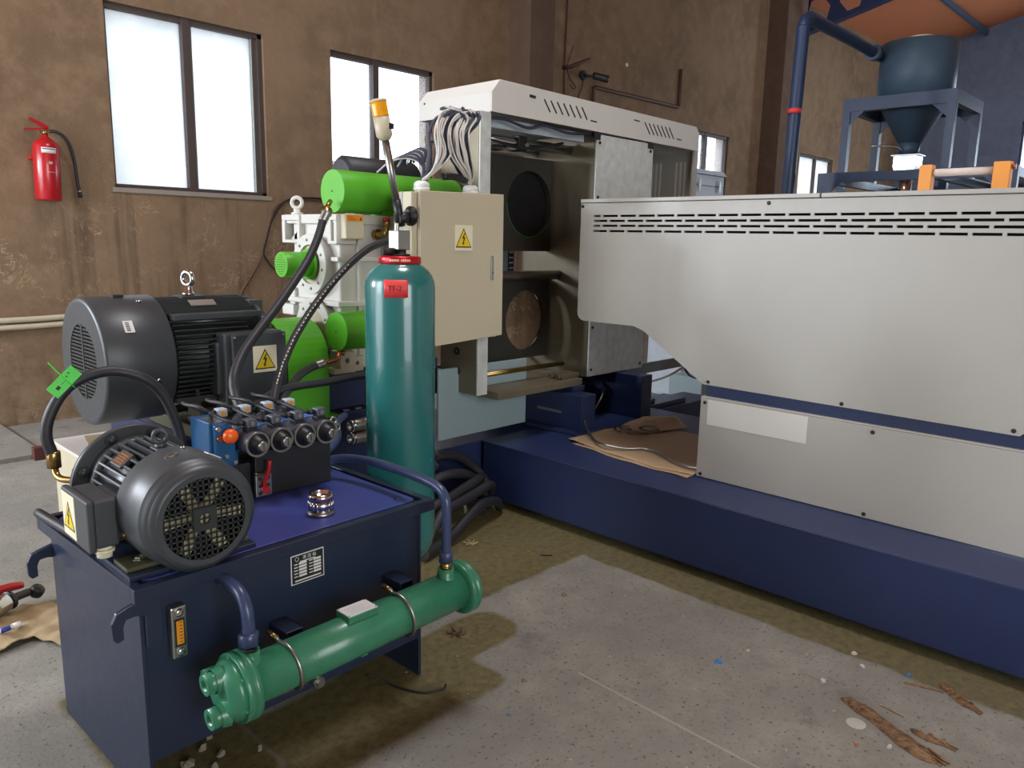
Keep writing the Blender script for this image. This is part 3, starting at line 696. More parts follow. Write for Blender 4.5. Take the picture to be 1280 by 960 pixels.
# green cylinders: top one with hose fitting, lower one, small vented stub
t = thing('hydraulic_cylinder', 'upper bright green cylinder lying across the top of the white gearbox', 'green cylinder', (2.45, 3.2, 1.61))
m = MB(); m.lathe([(.098, 0), (.099, .003), (.099, .74), (.085, .75)], (2.098, 3.2, 1.710), (1, 0, 0), 56); obj('body', m, M['green'], t)
m = MB(); m.lathe([(.004, 0), (.004, .002)], (2.097, 3.2, 1.71), (-1, 0, 0), 10); obj('centre_mark', m, M['ink'], t)
for x in (2.35, 2.62): obj('saddle', MB().box(x, 3.15, 1.606, x+.08, 3.25, 1.625), M['green'], t)
t = thing('hydraulic_cylinder', 'lower bright green cylinder sticking out beside the teal cylinder', 'green cylinder', (2.2, 3.02, .96))
m = MB(); m.lathe([(.088, 0), (.0885, .003), (.0885, .40), (.07, .41)], (1.985, 3.02, 1.073), (1, 0, 0), 52); obj('body', m, M['green'], t)
m = MB(); m.lathe([(.004, 0), (.004, .002)], (1.984, 3.02, 1.073), (-1, 0, 0), 10); obj('centre_mark', m, M['ink'], t)
m = MB(); m.box(2.22, 3.0, 1.05, 2.32, 3.139, 1.10); obj('bracket', m, M['green'], t)
t = thing('vent_stub', 'small bright green shaft cover with pin holes on the left of the gearbox', 'shaft cover', (1.98, 3.35, 1.30))
m = MB(); m.lathe([(.058, 0), (.060, .003), (.060, .155)], (1.905, 3.35, 1.365), (1, 0, 0), 40); obj('body', m, M['green'], t)
m = MB(); m.lathe([(.074, 0), (.074, .012)], (2.045, 3.35, 1.365), (1, 0, 0), 40); obj('flange', m, M['green'], t)
m = MB()
for a in range(-4, 5):
    for b in range(-4, 5):
        if a*a+b*b <= 17: m.lathe([(.0022, 0), (.0022, .001)], (1.9045, 3.35+a*.011, 1.365+b*.011), (-1, 0, 0), 6)
obj('pin_holes', m, M['ink'], t)

# ================================================================== hydraulic screen changer: post, rods, plates, housing, tray
t = thing('screen_changer', 'oily steel press frame with two round-holed plates, polished rods and a tray', 'press frame', (3.6, 3.3, BZ+.02))
def machined_post():
    m = MB(); m.box(2.86, 3.01, .66, 2.938, 3.305, 2.15); return m
obj('end_post', machined_post(), M['machined'], t, .003)
m = MB(); m.box(2.861, 3.000, .66, 2.938, 3.0095, 2.15); obj('post_cover', m, M['steel'], t, .002, label='bright galvanised strip on the end post')
for y, z in ((3.16, .89), (3.16, .78)):
    m = MB(); m.lathe([(.022, 0), (.022, .006), (.010, .006), (.010, .02)], (2.8595, y, z), (-1, 0, 0), 20); obj('post_bolt', m, M['black'], t)
obj('housing', MB().box(3.832, 3.016, .652, 4.43, 3.60, 2.14), M['darksteel'], t, .003)
m = MB(); m.box(3.833, 3.002, 1.10, 4.432, 3.0145, 2.138); pl = obj('cover_plate', m, M['steel'], t, .002, label='mottled galvanised cover plate')
for x in (3.86, 4.40):
    for z in (2.09, 1.77, 1.45): s = MB(); s.lathe([(.010, 0), (.010, .004)], (x, 3.002, z), (0, -1, 0), 12); obj('plate_bolt', s, M['ink'], pl)
for a, b in ((3.833, 4.015), (4.017, 4.09), (4.092, 4.432)):
    m = MB(); m.box(a+.001, 3.002, .657, b-.001, 3.0145, 1.098); obj('cover_plate', m, M['steel'], t, .002, label='lower galvanised cover plate with a dark joint')
for x, z in ((3.86, .70), (3.86, .97), (4.40, .69)): s = MB(); s.lathe([(.009, 0), (.009, .004)], (x, 3.002, z), (0, -1, 0), 12); obj('plate_bolt', s, M['ink'], t)
for z_ in (2.055,):
    m = MB(); m.cyl((2.93, 3.22, z_), (3.84, 3.22, z_), .030, 24); obj('guide_rod', m, M['chrome'], t)
    m = MB(); m.cyl((2.93, 3.50, z_), (3.84, 3.50, z_), .030, 24); obj('guide_rod', m, M['chrome'], t)
m = MB(); m.cyl((2.93, 3.28, 1.288), (3.84, 3.28, 1.288), .030, 24); obj('guide_rod', m, M['zinc'], t)
m = MB(); m.cyl((2.93, 3.12, .742), (3.72, 3.12, .742), .014, 16); obj('piston_rod', m, M['brass'], t)
m = MB(); m.cyl((2.93, 3.52, .742), (3.84, 3.52, .742), .014, 16); obj('piston_rod', m, M['zinc'], t)
m = MB(); m.holeplate('y', 3.255, 1.435, 3.955-.13, 2.00, 3.625, 1.722, .200, 3.35, 3.39); up = obj('screen_plate', m, M['blackplate'], t, label='upper black plate with a round hole')
m = MB(); m.holeplate('y', 3.255, .76, 3.825, 1.262, 3.625, 1.00, .193, 3.35, 3.39); obj('screen_plate', m, M['blackplate'], t, label='lower black plate with a round hole')
m = MB(); m.lathe([(.215, 0), (.215, .06)], (3.625, 3.40, 1.722), (0, 1, 0), 48); obj('inner_disc', m, M['void'], t)
m = MB(); m.lathe([(.21, 0), (.21, .05)], (3.625, 3.42, 1.00), (0, 1, 0), 48); obj('inner_disc', m, M['wall'], t, label='brown disc behind the lower hole')
m = MB(); m.tube([(3.625+.2005*math.cos(q), 3.349, 1.722+.2005*math.sin(q)) for q in [PI*1.0+PI*.8*k/20 for k in range(21)]], .0022, 6, 1); obj('hole_rim', m, M['coolgreen'], t)
m = MB(); m.box(2.945, 3.02, 1.99, 3.83, 3.04, 2.11); m.box(2.945, 3.02, 2.10, 3.83, 3.20, 2.115); obj('top_channel', m, M['steel'], t, .003) if 0 else None
obj('top_channel', MB().box(2.945, 3.10, 2.095, 3.83, 3.13, 2.15), M['cabinetgrey'], t, .003)
m = MB(); m.box(2.945, 3.30, 1.50, 3.04, 3.42, 1.60); obj('clamp_block', m, M['solenoid'], t, .003)
# tray
m = MB(); m.box(2.965, 2.94, .630, 3.70, 3.42, .672); tr = obj('drip_tray', m, M['machined'], t, .003)
m = MB(); m.box(3.55, 2.98, .673, 3.72, 3.10, .70); obj('tray_block', m, M['darksteel'], tr, .003)
for y in (3.0, 3.06): m = MB(); m.cyl((3.549, y, .687), (3.535, y, .687), .013, 14); obj('tray_bolt', m, M['darksteel'], tr)
# blue feet under the housing
m = MB(); m.box(3.53, 2.80, BZ+.02, 3.66, 3.34, .60); m.box(3.60, 2.92, .598, 3.70, 3.0, .63); ft = obj('support_foot', m, M['navy'], t, .004)
m = MB(); m.box(3.5285, 2.957, .472, 3.531, 3.155, .488); obj('slot', m, M['zinc'], ft)
m = MB(); m.box(3.46, 2.76, BZ+.004, 3.70, 3.40, BZ+.02); obj('foot_plate', m, M['navy'], t, .003)
m = MB(); m.box(4.14, 2.80, BZ+.005, 4.26, 3.34, .652); obj('support_foot', m, M['navy'], t, .004)
m = MB(); m.box(3.66, 3.30, BZ+.02, 4.14, 3.34, .62); obj('cross_web', m, M['navy'], t)
m = MB(); m.box(3.40, 3.35, BZ+.005, 3.56, 3.60, .652); obj('rear_foot', m, M['navy'], t, .003)
m = MB(); m.box(4.46, 3.30, .02, 5.98, 3.60, .20); m.box(4.46, 3.34, .20, 5.60, 3.56, .24); m.box(4.46, 3.38, .24, 5.2, 3.54, .275); m.box(4.42, 3.36, .27, 4.9, 3.56, .34); obj('side_rail', m, M['navy'], t, .003)
m = MB(); m.bolt((4.95, 3.40, .275), (0, 0, 1), .02); obj('rail_bolt', m, M['ink'], t)
m = MB(); m.box(4.43, 3.30, .52, 5.9, 3.32, .60); obj('pale_rail', m, M['palelight'], t, .002)

# ================================================================== canopy
t = thing('machine_canopy', 'white sheet metal canopy with chamfered ends and slanted vent slots over the press', 'machine canopy', (4.0, 3.3, 2.15))
prof = [(2.94, 2.155), (4.99, 2.145), (4.99, 2.262), (4.945, 2.305), (3.0, 2.322), (2.94, 2.255)]
obj('front_face', MB().prism(prof, 'y', 3.0, 3.008), M['white'], t, .002)
obj('back_face', MB().prism(prof, 'y', 3.582, 3.59), M['white'], t)
m = MB()
for a, b in zip([prof[0]]+prof[::-1][:4], prof[::-1][:5]):
    pass
def sheet(a, b, th=.006):
    d = Vector((b[0]-a[0], 0, b[1]-a[1])).normalized(); n = Vector((-d.z, 0, d.x))*th
    m = MB(); P0 = [(a[0], a[1]), (b[0], b[1]), (b[0]-n.x, b[1]-n.z), (a[0]-n.x, a[1]-n.z)]
    return m.prism(P0, 'y', 3.008, 3.582)
obj('end_sheet', sheet((2.94, 2.155), (2.94, 2.255)), M['white'], t)
obj('chamfer_sheet', sheet((2.94, 2.255), (3.0, 2.322)), M['white'], t)
obj('roof_sheet', sheet((3.0, 2.322), (4.945, 2.305)), M['white'], t)
obj('chamfer_sheet', sheet((4.945, 2.305), (4.99, 2.262)), M['white'], t)
obj('end_sheet', sheet((4.99, 2.262), (4.99, 2.145)), M['white'], t)
def slot(x0, z0, x1, z1, w_=.009):
    d = Vector((x1-x0, 0, z1-z0)); n = Vector((-d.z, 0, d.x)).normalized()*w_/2
    m = MB(); m.prism([(x0-n.x, z0-n.z), (x1-n.x, z1-n.z), (x1+n.x, z1+n.z), (x0+n.x, z0+n.z)], 'y', 2.9985, 3.0005); obj('vent_slot', m, M['ink'], t)
for (xa, xb, n, w0, zt_, zb_) in ((3.345, 3.675, 7, .065, 2.270, 2.208), (4.318, 4.60, 7, .078, 2.262, 2.195)):
    for k in range(n): x = xa+(xb-xa)*k/(n-1); slot(x, zt_, x+w0*.8, zb_)
for (x, z, w_) in ((3.25, 2.276, .05), (3.25, 2.268, .05), (3.79, 2.207, .06), (4.23, 2.263, .06), (4.73, 2.199, .06)):
    slot(x-w_/2, z, x+w_/2, z-.002, .007)
for x in (3.83, 4.395):
    m = MB(); m.lathe([(.022, 0), (.022, .02), (.012, .03)], (x, 3.004, 2.14), (0, 1, 0), 16); m.box(x-.03, 2.996, 2.105, x+.03, 3.0, 2.14); obj('hanger_clip', m, M['ink'], t)
s = MB(); s.lathe([(.006, 0), (.006, .003)], (2.94, 3.54, 2.245), (-1, 0, 0), 10); obj('screw', s, M['ink'], t)
# tall white side cover hanging from the far end of the canopy, slots in its inner sheet
m = MB(); m.box(4.945, 3.0, .9, 4.99, 3.02, 2.146); m.box(4.98, 3.02, .9, 4.99, 3.58, 2.146); obj('side_sheet', m, M['cream'], t)
m = MB(); m.box(4.44, 3.56, .9, 4.98, 3.572, 2.146); bs = obj('rear_sheet', m, M['cream'], t)
for y in (3.372, 3.337, 3.302, 3.167, 3.131, 3.096):
    m = MB(); m.box(4.9785, y-.008, 1.4, 4.9798, y+.008, 2.075); obj('light_slot', m, M['white'], t)
# cables under the canopy
solo('canopy_cable', MB().tube([(2.92, 3.03, 2.125), (3.08, 3.04, 2.135), (3.25, 3.03, 2.11), (3.40, 3.04, 2.14), (3.6, 3.03, 2.12), (3.82, 3.035, 2.142)], .008, 8), M['cabledark'], 'dark cable sagging along the lower edge of the white canopy front', 'cable')
solo('canopy_cable', MB().tube([(2.95, 3.20, 2.09), (3.1, 3.18, 2.05), (3.3, 3.17, 2.02), (3.36, 3.17, 2.02), (3.5, 3.18, 2.04), (3.75, 3.2, 2.09)], .007, 8), M['rubber'], 'black cable drooping above the polished rod under the canopy', 'cable')
t = thing('pipe_clamp', 'small black clamp hanging on the polished upper rod', 'clamp', (3.35, 3.2, 1.99))
m = MB(); m.box(3.33, 3.17, 2.01, 3.40, 3.27, 2.09); obj('body', m, M['black'], t, .004)
m = MB(); m.cyl((3.38, 3.18, 2.04), (3.38, 3.15, 2.04), .012, 14); obj('screw', m, M['chrome'], t)

# ================================================================== electrical box, glands, wires, signal lamp
t = thing('electrical_cabinet', 'cream control box with a yellow warning sign hung on the press frame', 'electrical box', (2.6, 2.92, 1.0))
obj('body', MB().box(2.300, 2.865, 1.0, 2.868, 2.998, 1.712), M['boxcream'], t, .005)
obj('door', MB().prism([(2.331, .982), (2.884, 1.010), (2.880, 1.728), (2.331, 1.717)], 'y', 2.84, 2.862), M['boxcream'], t, .004)
m = MB(); m.box(2.296, 2.93, 1.0, 2.300, 2.934, 1.712); obj('seam', m, M['cabinetgrey'], t)
warning_sign(t, (2.602, 2.8385, 1.507), '-y', .118, .122)
m = MB(); m.box(2.792, 2.834, 1.30, 2.812, 2.84, 1.42); hd = obj('door_lock', m, M['zinc'], t, .004, label='silver lock bar')
m = MB(); m.cyl((2.802, 2.834, 1.335), (2.802, 2.831, 1.335), .005, 12); obj('key_hole', m, M['valvelight'], hd)
for x in (2.415, 2.73):
    m = MB(); m.lathe([(.034, 0), (.034, .012), (.040, .014), (.040, .022), (.032, .024)], (x, 2.93, 1.712), (0, 0, 1), 20); m.lathe([(.038, .022), (.038, .042), (.030, .052), (.018, .056)], (x, 2.93, 1.712), (0, 0, 1), 8); obj('cable_gland', m, M['paper'], t, 0, label='white plastic cable gland')
# bundle of wires between the glands and the canopy: white-striped dark loops
def wire(pts, r, m): return MB().tube(pts, r, 6, 5), m
rnd = random.Random(3); cnt = 0
for k in range(40):
    g = 2.415 if k % 5 < 2 else 2.73
    q = rnd.random()
    sx = 2.64+.22*q; top = 2.15-.02*rnd.random()
    bx_ = (2.47+.10*rnd.random()) if k % 5 < 2 else (2.56+.16*rnd.random())
    pts = [(sx, 3.02+.05*rnd.random(), top), (sx-.05, 2.975, top-.015), (bx_+.05+.04*q, 2.94+.02*rnd.random(), 2.08+.02*rnd.random()), (bx_, 2.91 if k % 2 == 0 else 2.94, 1.99+.03*rnd.random()), (bx_-.02+.03*rnd.random(), (2.88 if k % 2 == 0 else 2.91)+.02*rnd.random(), 1.90), ((bx_*.5+g*.5), (2.885 if k % 2 == 0 else 2.91)+.02*rnd.random(), 1.82), (g+.020*(rnd.random()-.5), 2.93, 1.765)]
    white = k % 2 == 0
    solo('control_wire', MB().tube(pts, .0048 if white else .0078, 6, 5), M['cablewhite'] if white else M['cabledark'],
         ('thin white wire in the bundle looping from the canopy to the control box' if white else 'dark sheathed wire in the bundle looping from the canopy to the control box'), 'wire', 'white wires of the bundle' if white else 'dark wires of the bundle')
for k in range(12):
    pts = [(2.26+.02*k, 3.07, 1.80+.006*k), (2.30+.014*k, 3.02, 1.85+.006*k), (2.38+.01*k, 2.99, 1.87+.004*k), (2.45, 2.96, 1.84), (2.412+.003*k, 2.93, 1.765)]
    solo('control_wire', MB().tube(pts, .0075 if k % 3 else .0045, 6, 5), M['cabledark'] if k % 3 else M['cablewhite'], ('short dark wire curling over the left gland of the control box' if k % 3 else 'short white wire curling over the left gland of the control box'), 'wire', 'short dark wires at the left gland' if k % 3 else 'short white wires at the left gland')
for k, (z, w_) in enumerate(((1.995, .06), (1.90, .05))):
    pass
t = thing('wire_tape', 'black tape wrap holding the wires beside the right gland', 'tape', (2.63, 2.92, 1.78))
obj('wrap', MB().tube([(2.52, 2.90, 1.793), (2.60, 2.90, 1.797), (2.68, 2.91, 1.783)], .017, 10), M['black'], t)
t = thing('signal_lamp', 'amber signal lamp on a slanted silver stalk beside the control box', 'signal lamp', (2.26, 2.84, 1.55))
A = Vector((2.150, 2.86, 1.930)); B = Vector((2.216, 2.86, 1.640)); d = (A-B).normalized()
m = MB(); m.lathe([(.017, 0), (.017, .30)], B, d, 18); obj('stalk', m, M['zinc'], t)
m = MB(); m.lathe([(.022, .0), (.036, .02), (.036, .10)], A-d*.01, d, 28); obj('lamp_base', m, M['boxcream'], t)
m = MB(); m.box(A.x-.004, 2.822, A.z+.035, A.x+.020, 2.824, A.z+.060); obj('rating_mark', m, M['ink'], t)
C_ = A+d*.09
m = MB(); m.lathe([(.034, 0), (.037, .003)]+sum([[(.037, .006+.009*k), (.034, .0085+.009*k)] for k in range(6)], [])+[(.036, .062)], C_, d, 28); obj('amber_lens', m, M['amber'], t)
m = MB(); m.lathe([(.037, 0), (.037, .006), (.02, .012), (0, .012)], C_+d*.062, d, 28); obj('cap', m, M['boxcream'], t)
m = MB(); m.lathe([(.020, 0), (.020, .12)], B-d*.09, d, 18); m.cyl((2.215, 2.86, 1.585), (2.290, 2.86, 1.595), .026, 18); obj('elbow_bracket', m, M['black'], t)
m = MB(); m.lathe([(.045, 0), (.045, .012), (.030, .016), (.030, .03)], (2.299, 2.86, 1.600), (-1, 0, 0), 28); obj('wall_flange', m, M['black'], t)
fp = [(2.214, 2.86, 1.565), (2.205, 2.86, 1.50), (2.190, 2.875, 1.43), (2.180, 2.88, 1.36)]
m = MB(); m.tube(fp, .011, 10, 22, rad=lambda u: .011+.0018*math.sin(u*200)); obj('flexible_conduit', m, M['zinc'], t)

# dark roll behind the upper green cylinder
t = thing('black_hose_roll', 'black roll lying behind the upper green cylinder below the second window', 'hose roll', (2.6, 3.45, 1.61))
m = MB(); m.lathe([(.08, 0), (.10, .02), (.10, .45), (.08, .47)], (2.30, 3.44, 1.805), (1, 0, 0), 20); obj('roll', m, M['rubber'], t)
for x in (2.36, 2.62): m = MB(); m.box(x, 3.40, 1.606, x+.03, 3.48, 1.715); obj('cradle', m, M['white'], t)

# ================================================================== teal gas cylinder
CXY = (1.845, 2.368)
t = thing('gas_cylinder', 'tall teal bladder cylinder with a red neck ring and red sticker', 'gas cylinder', (CXY[0], CXY[1], 0))
R_ = .1335
prof = [(0, .215), (.03, .217), (.07, .228), (.10, .250), (.124, .285), (R_, .33), (R_, 1.315), (.130, 1.340), (.121, 1.362), (.107, 1.382), (.090, 1.396), (.074, 1.404), (.074, 1.41)]
m = MB(); m.lathe(prof, (*CXY, 0), (0, 0, 1), 64); obj('shell', m, M['cylteal'], t)
m = MB(); m.lathe([(.060, 1.404), (.078, 1.404), (.080, 1.408), (.080, 1.426), (.077, 1.432), (.050, 1.434), (.02, 1.434)], (*CXY, 0), (0, 0, 1), 48); rg = obj('neck_ring', m, M['redring'], t)
for k in range(17):
    a = math.radians(205+3.4*k); n = Vector((math.cos(a), math.sin(a), 0)); T = Matrix.Translation(Vector((*CXY, 1.418))+n*.0803) @ Matrix(((-n.y, 0, n.x), (n.x, 0, n.y), (0, 1, 0))).to_4x4()
    if k in (8,): continue
    m = MB(T); m.box(-.0015, -.004, 0, .0012, .004, .0006); obj('ring_letter', m, M['signcream'], rg)
m = MB(); m.lathe([(.040, 1.434), (.040, 1.440), (.024, 1.442), (.024, 1.458)], (*CXY, 0), (0, 0, 1), 24); obj('valve_stem', m, M['ink'], t)
m = MB(); m.box(CXY[0]-.030, CXY[1]-.026, 1.456, CXY[0]+.030, CXY[1]+.030, 1.528); obj('valve_block', m, M['zinc'], t, .003)
m = MB(); m.cyl((CXY[0]-.03, CXY[1], 1.449), (CXY[0]-.075, CXY[1]+.01, 1.449), .014, 14); obj('side_valve', m, M['ink'], t)
m = MB(); m.lathe([(.045, .17), (.045, .217)], (*CXY, 0), (0, 0, 1), 24); m.lathe([(.03, .10), (.03, .17)], (*CXY, 0), (0, 0, 1), 8); obj('bottom_fitting', m, M['zinc'], t)
m = MB(); m.box(CXY[0]-.06, CXY[1]-.06, 0, CXY[0]+.06, CXY[1]+.06, .10); obj('support_block', m, M['tanknavy'], t, .004)
m = MB(); a0, a1 = math.radians(225.4-19), math.radians(225.4+19); n = 14
for (ra, rb) in ((R_+.0004, R_+.0012),):
    rows_ = []
    for i in range(n+1):
        a = a0+(a1-a0)*i/n; q = .004*abs(i/n-.5)
        zz0 = 1.283+(.002 if i % 3 else 0); zz1 = 1.352-q
        rows_.append([m._v((CXY[0]+r*math.cos(a), CXY[1]+r*math.sin(a), z)) for r, z in ((ra, zz0), (rb, zz0), (rb, min(zz1, 1.350)), (ra, min(zz1, 1.350)))])
    for i in range(n):
        for k in range(4): m.face([rows_[i][k], rows_[i+1][k], rows_[i+1][(k+1) % 4], rows_[i][(k+1) % 4]], True)
    m.face(rows_[0]); m.face(rows_[-1])
st = obj('red_sticker', m, M['redtape'], t)
a = math.radians(225.4); nn = Vector((math.cos(a), math.sin(a), 0)); X = Vector((0, 0, 1)).cross(nn)
for ch, off in (('T', -.021), ('T', -.008), ('-', .004), ('2', .016)):
    aa = a+off/R_; n2 = Vector((math.cos(aa), math.sin(aa), 0)); X2 = Vector((0, 0, 1)).cross(n2)
    text('sticker_lettering', ch, .026, Vector((*CXY, 1.318))+n2*(R_+.0022), (X2, (0, 0, 1)), M['ink'], st)

# ================================================================== hydraulic tank
TX = Matrix.Translation((1.12, 2.243, 0)) @ Matrix.Rotation(math.radians(1.5), 4, 'Z')
def TP(u, v, z): return TX @ Vector((u, v, z))
t = thing('hydraulic_tank', 'dark blue hydraulic oil tank in front with a bright blue lid and lifting hooks', 'hydraulic tank', (1.12, 2.24, 0))
m = MB(TX); m.box(-.462, -.325, .14, .448, .30, .60); obj('tank_body', m, M['tanknavy'], t, .003)
for u0, u1 in ((-.470, -.458), (.444, .456)):
    m = MB(TX); m.box(u0, -.328, 0, u1, .31, .60); obj('side_plate', m, M['tanknavy'], t, .002)
m = MB(TX)
for b in ((-.49, -.36, .604, .49, -.332, .642), (-.49, .332, .604, .49, .36, .642), (-.49, -.332, .604, -.462, .332, .642), (.462, -.332, .604, .49, .332, .642)): m.box(*b)
obj('rim', m, M['tanknavy'], t, .002)
m = MB(TX); m.box(-.462, -.332, .602, .462, .332, .628); obj('gasket', m, M['ink'], t)
m = MB(TX)
cr = .03; U, V = .448, .318
pts = []
for cx_, cy_, a0 in ((U-cr, V-cr, 0), (-U+cr, V-cr, PI/2), (-U+cr, -V+cr, PI), (U-cr, -V+cr, 1.5*PI)):
    for k in range(5): a = a0+PI/2*k/4; pts.append((cx_+cr*math.cos(a), cy_+cr*math.sin(a)))
m.prism(pts, 'z', .628, .640); lidp = obj('lid', m, M['lidblue'], t, .002)
for u, v in ((.40, -.275), (.40, .275), (-.42, .275), (-.42, -.275), (0, .29)):
    m = MB(TX); m.lathe([(.012, .640), (.012, .642), (.006, .646), (.006, .652), (0, .652)], (u, v, 0), (0, 0, 1), 12); obj('lid_screw', m, M['navy'], lidp)
m = MB(TX)      # rubber edging hose lying on the back-left rim
m.tube([(-.485, .355, .655), (-.478, .22, .655), (-.470, .06, .655), (-.468, -.05, .652)], .014, 10, 5); obj('edge_strip', m, M['rubber'], t)
# lifting hooks: flat plates on the left end
def hook(u, v, z, s=1):
    prof = [(0, 0), (-.028, .006), (-.050, .004), (-.058, -.012), (-.058, -.045), (-.076, -.050), (-.086, -.038), (-.088, .004), (-.074, .028), (-.05, .036), (-.01, .046), (.0, .048), (.03, .052), (.045, .052), (.045, -.075), (.035, -.098), (.015, -.102), (.0, -.085)]
    m = MB(TX); m.prism([(u+s*a*.92, z+b) for a, b in prof], 'y', v, v+.012); return m
obj('lifting_hook', hook(-.460, -.342, .560), M['tanknavy'], t, .003)
obj('lifting_hook', hook(-.460, .302, .520), M['tanknavy'], t, .003)
obj('lifting_hook', hook(.446, -.20, .555, -1), M['tanknavy'], t, .003)
obj('lifting_hook', hook(.446, .30, .555, -1), M['tanknavy'], t, .003)
# level gauge
gx = -.382
m = MB(TX); m.box(gx-.021, -.352, .418, gx+.021, -.3255, .560); lg = obj('level_gauge', m, M['zinc'], t, .005)
m = MB(TX); m.box(gx-.0135, -.3535, .452, gx+.0135, -.352, .528); sg = obj('sight_window', m, M['ink'], lg)
m = MB(TX); m.box(gx-.009, -.3545, .458, gx+.009, -.3535, .522); ss = obj('scale', m, M['orangelabel'], sg) if 0 else obj('scale', m, M['orangelabel'], lg)
for k in range(7):
    m = MB(TX); m.box(gx-.002, -.355, .463+.009*k, gx+.006, -.3545, .465+.009*k); obj('scale_mark', m, M['ink'], lg)
for z in (.436, .544): m = MB(TX); m.lathe([(.011, 0), (.011, .003), (.006, .006), (0, .006)], (gx, -.352, z), (0, -1, 0), 16); obj('gauge_bolt', m, M['chrome'], lg)
# name plate
px0, px1, pz0, pz1 = -.040, .072, .494, .584
m = MB(TX); m.box(px0, -.3265, pz0, px1, -.325, pz1); npl = obj('name_plate', m, M['paper'], t, 0, label='black name plate with white lettering')
m = MB(TX); m.box(px0+.003, -.3272, pz0+.003, px1-.003, -.3265, pz1-.003); obj('plate_field', m, M['ink'], npl)
RT = ((math.cos(math.radians(1.5)), math.sin(math.radians(1.5)), 0), (0, 0, 1))
text('plate_lettering', '液 压 站', .013, TP((px0+px1)/2+.006, -.3275, pz1-.013), RT, M['paper'], npl, .0003)
m = MB(TX); m.torus((px0+.020, -.3275, pz1-.013), (0, 1, 0), .006, .0008, 20, 6); obj('plate_emblem', m, M['paper'], npl)
for k in range(5):
    z = pz1-.030-.0095*k
    m = MB(TX); m.box(px0+.010, -.3278, z, px0+.022, -.3272, z+.003); obj('plate_caption', m, M['paper'], npl)
    m = MB(TX); m.box(px0+.026, -.3278, z-.0015, px0+.052, -.3272, z+.0050); obj('plate_field_bar', m, M['paper'], npl)
    m = MB(TX); m.box(px0+.060, -.3278, z, px0+.072, -.3272, z+.003); obj('plate_caption', m, M['paper'], npl)
    m = MB(TX); m.box(px0+.075, -.3278, z-.0015, px0+.101, -.3272, z+.0050); obj('plate_field_bar', m, M['paper'], npl)
m = MB(TX); m.box(px0+.012, -.3278, pz0+.008, px1-.012, -.3272, pz0+.012); obj('plate_caption', m, M['paper'], npl)
m = MB(TX); m.box(px0+.030, -.3278, pz1-.0245, px1-.030, -.3272, pz1-.0215); obj('plate_caption', m, M['paper'], npl)
# cooler brackets and drain plug
for u, z in ((-.118, .404), (.290, .418)):
    m = MB(TX); m.box(u, -.42, z, u+.055, -.326, z+.006); m.box(u+.049, -.42, z-.055, u+.055, -.326, z+.006); m.box(u, -.42, z-.03, u+.006, -.326, z); obj('cooler_bracket', m, M['tanknavy'], t, .002)
m = MB(TX); m.cyl((.03, -.326, .165), (.03, -.352, .165), .018, 20); m.cyl((.03, -.352, .165), (.03, -.362, .165), .012, 6); obj('drain_plug', m, M['zinc'], t)
m = MB(TX); m.cyl((-.002, -.326, .185), (-.002, -.338, .185), .008, 12); obj('small_plug', m, M['zinc'], t)
m = MB(TX); m.lathe([(.007, 0), (.007, .006), (0, .008)], (-.255, -.326, .575), (0, -1, 0), 12); obj('pipe_screw', m, M['zinc'], t)

# filler breather cap
t = thing('filler_cap', 'shiny ribbed chrome filler cap standing on the blue tank lid', 'filler cap', (1.268, 2.035, .640))
m = MB(); m.lathe([(.040, .640), (.043, .643), (.041, .650), (.034, .655)], (1.268, 2.035, 0), (0, 0, 1), 40); obj('base_flange', m, M['zinc'], t)
n_ = 40; m = MB(); pr = []
m.lathe([(.0375, .652), (.0375, .690)], (1.268, 2.035, 0), (0, 0, 1), 40)
for k in range(18):
    a = 2*PI*k/18; m.cyl((1.268+.0365*math.cos(a), 2.035+.0365*math.sin(a), .656), (1.268+.0365*math.cos(a), 2.035+.0365*math.sin(a), .688), .0035, 8)
obj('ribbed_body', m, M['chrome'], t)
m = MB(); m.lathe([(.040, .690), (.040, .702), (.036, .709), (.029, .709), (.027, .698), (0, .698)], (1.268, 2.035, 0), (0, 0, 1), 40); obj('top_cap', m, M['chrome'], t)

# ================================================================== oil cooler in front of the tank
CA, CB = Vector((.832, 1.75, .357)), Vector((1.612, 1.75, .382)); cd = (CB-CA).normalized()
t = thing('oil_cooler', 'green tube oil cooler with bolted end flanges hanging in front of the blue tank', 'oil cooler', (1.22, 1.75, .26))
m = MB(); m.lathe([(.064, 0), (.064, (CB-CA).length)], CA, cd, 48); obj('shell', m, M['coolgreen'], t)
m = MB(); m.lathe([(.090, -.012), (.092, -.010), (.092, .006), (.089, .008), (.089, .010), (.092, .012), (.092, .026), (.066, .028)], CA, cd, 56); fl = obj('left_flange', m, M['coolgreen'], t)
m = MB(); m.lathe([(.052, -.052), (.064, -.046), (.078, -.026), (.084, -.010)], CA, cd, 48); hd = obj('end_cap', m, M['coolgreen'], t)
for k in range(6):
    a = 2*PI*k/6+.35; p = CA+Vector((0, .081*math.cos(a), .081*math.sin(a)))-cd*.012
    m = MB().bolt(p, -cd, .0055); obj('flange_bolt', m, M['coolgreen'], fl)
for dy, dz in ((.004, .040), (-.014, -.046)):
    c = CA+Vector((0, dy, dz))-cd*.040; m = MB(); m.tubew(c-cd*.045, c, .027, .015, 28); m.lathe([(.030, -.022), (.036, 0)], c, cd, 28, False); obj('water_port', m, M['coolgreen'], t)
    m = MB(); m.lathe([(.0145, 0), (.0145, .002)], c-cd*.030, cd, 20); obj('port_bore', m, M['ink'], t)
c = CA+Vector((0, .050, .035))-cd*.03; m = MB(); m.cyl(c, c-cd*.035, .018, 18); obj('rear_port', m, M['coolgreen'], t)
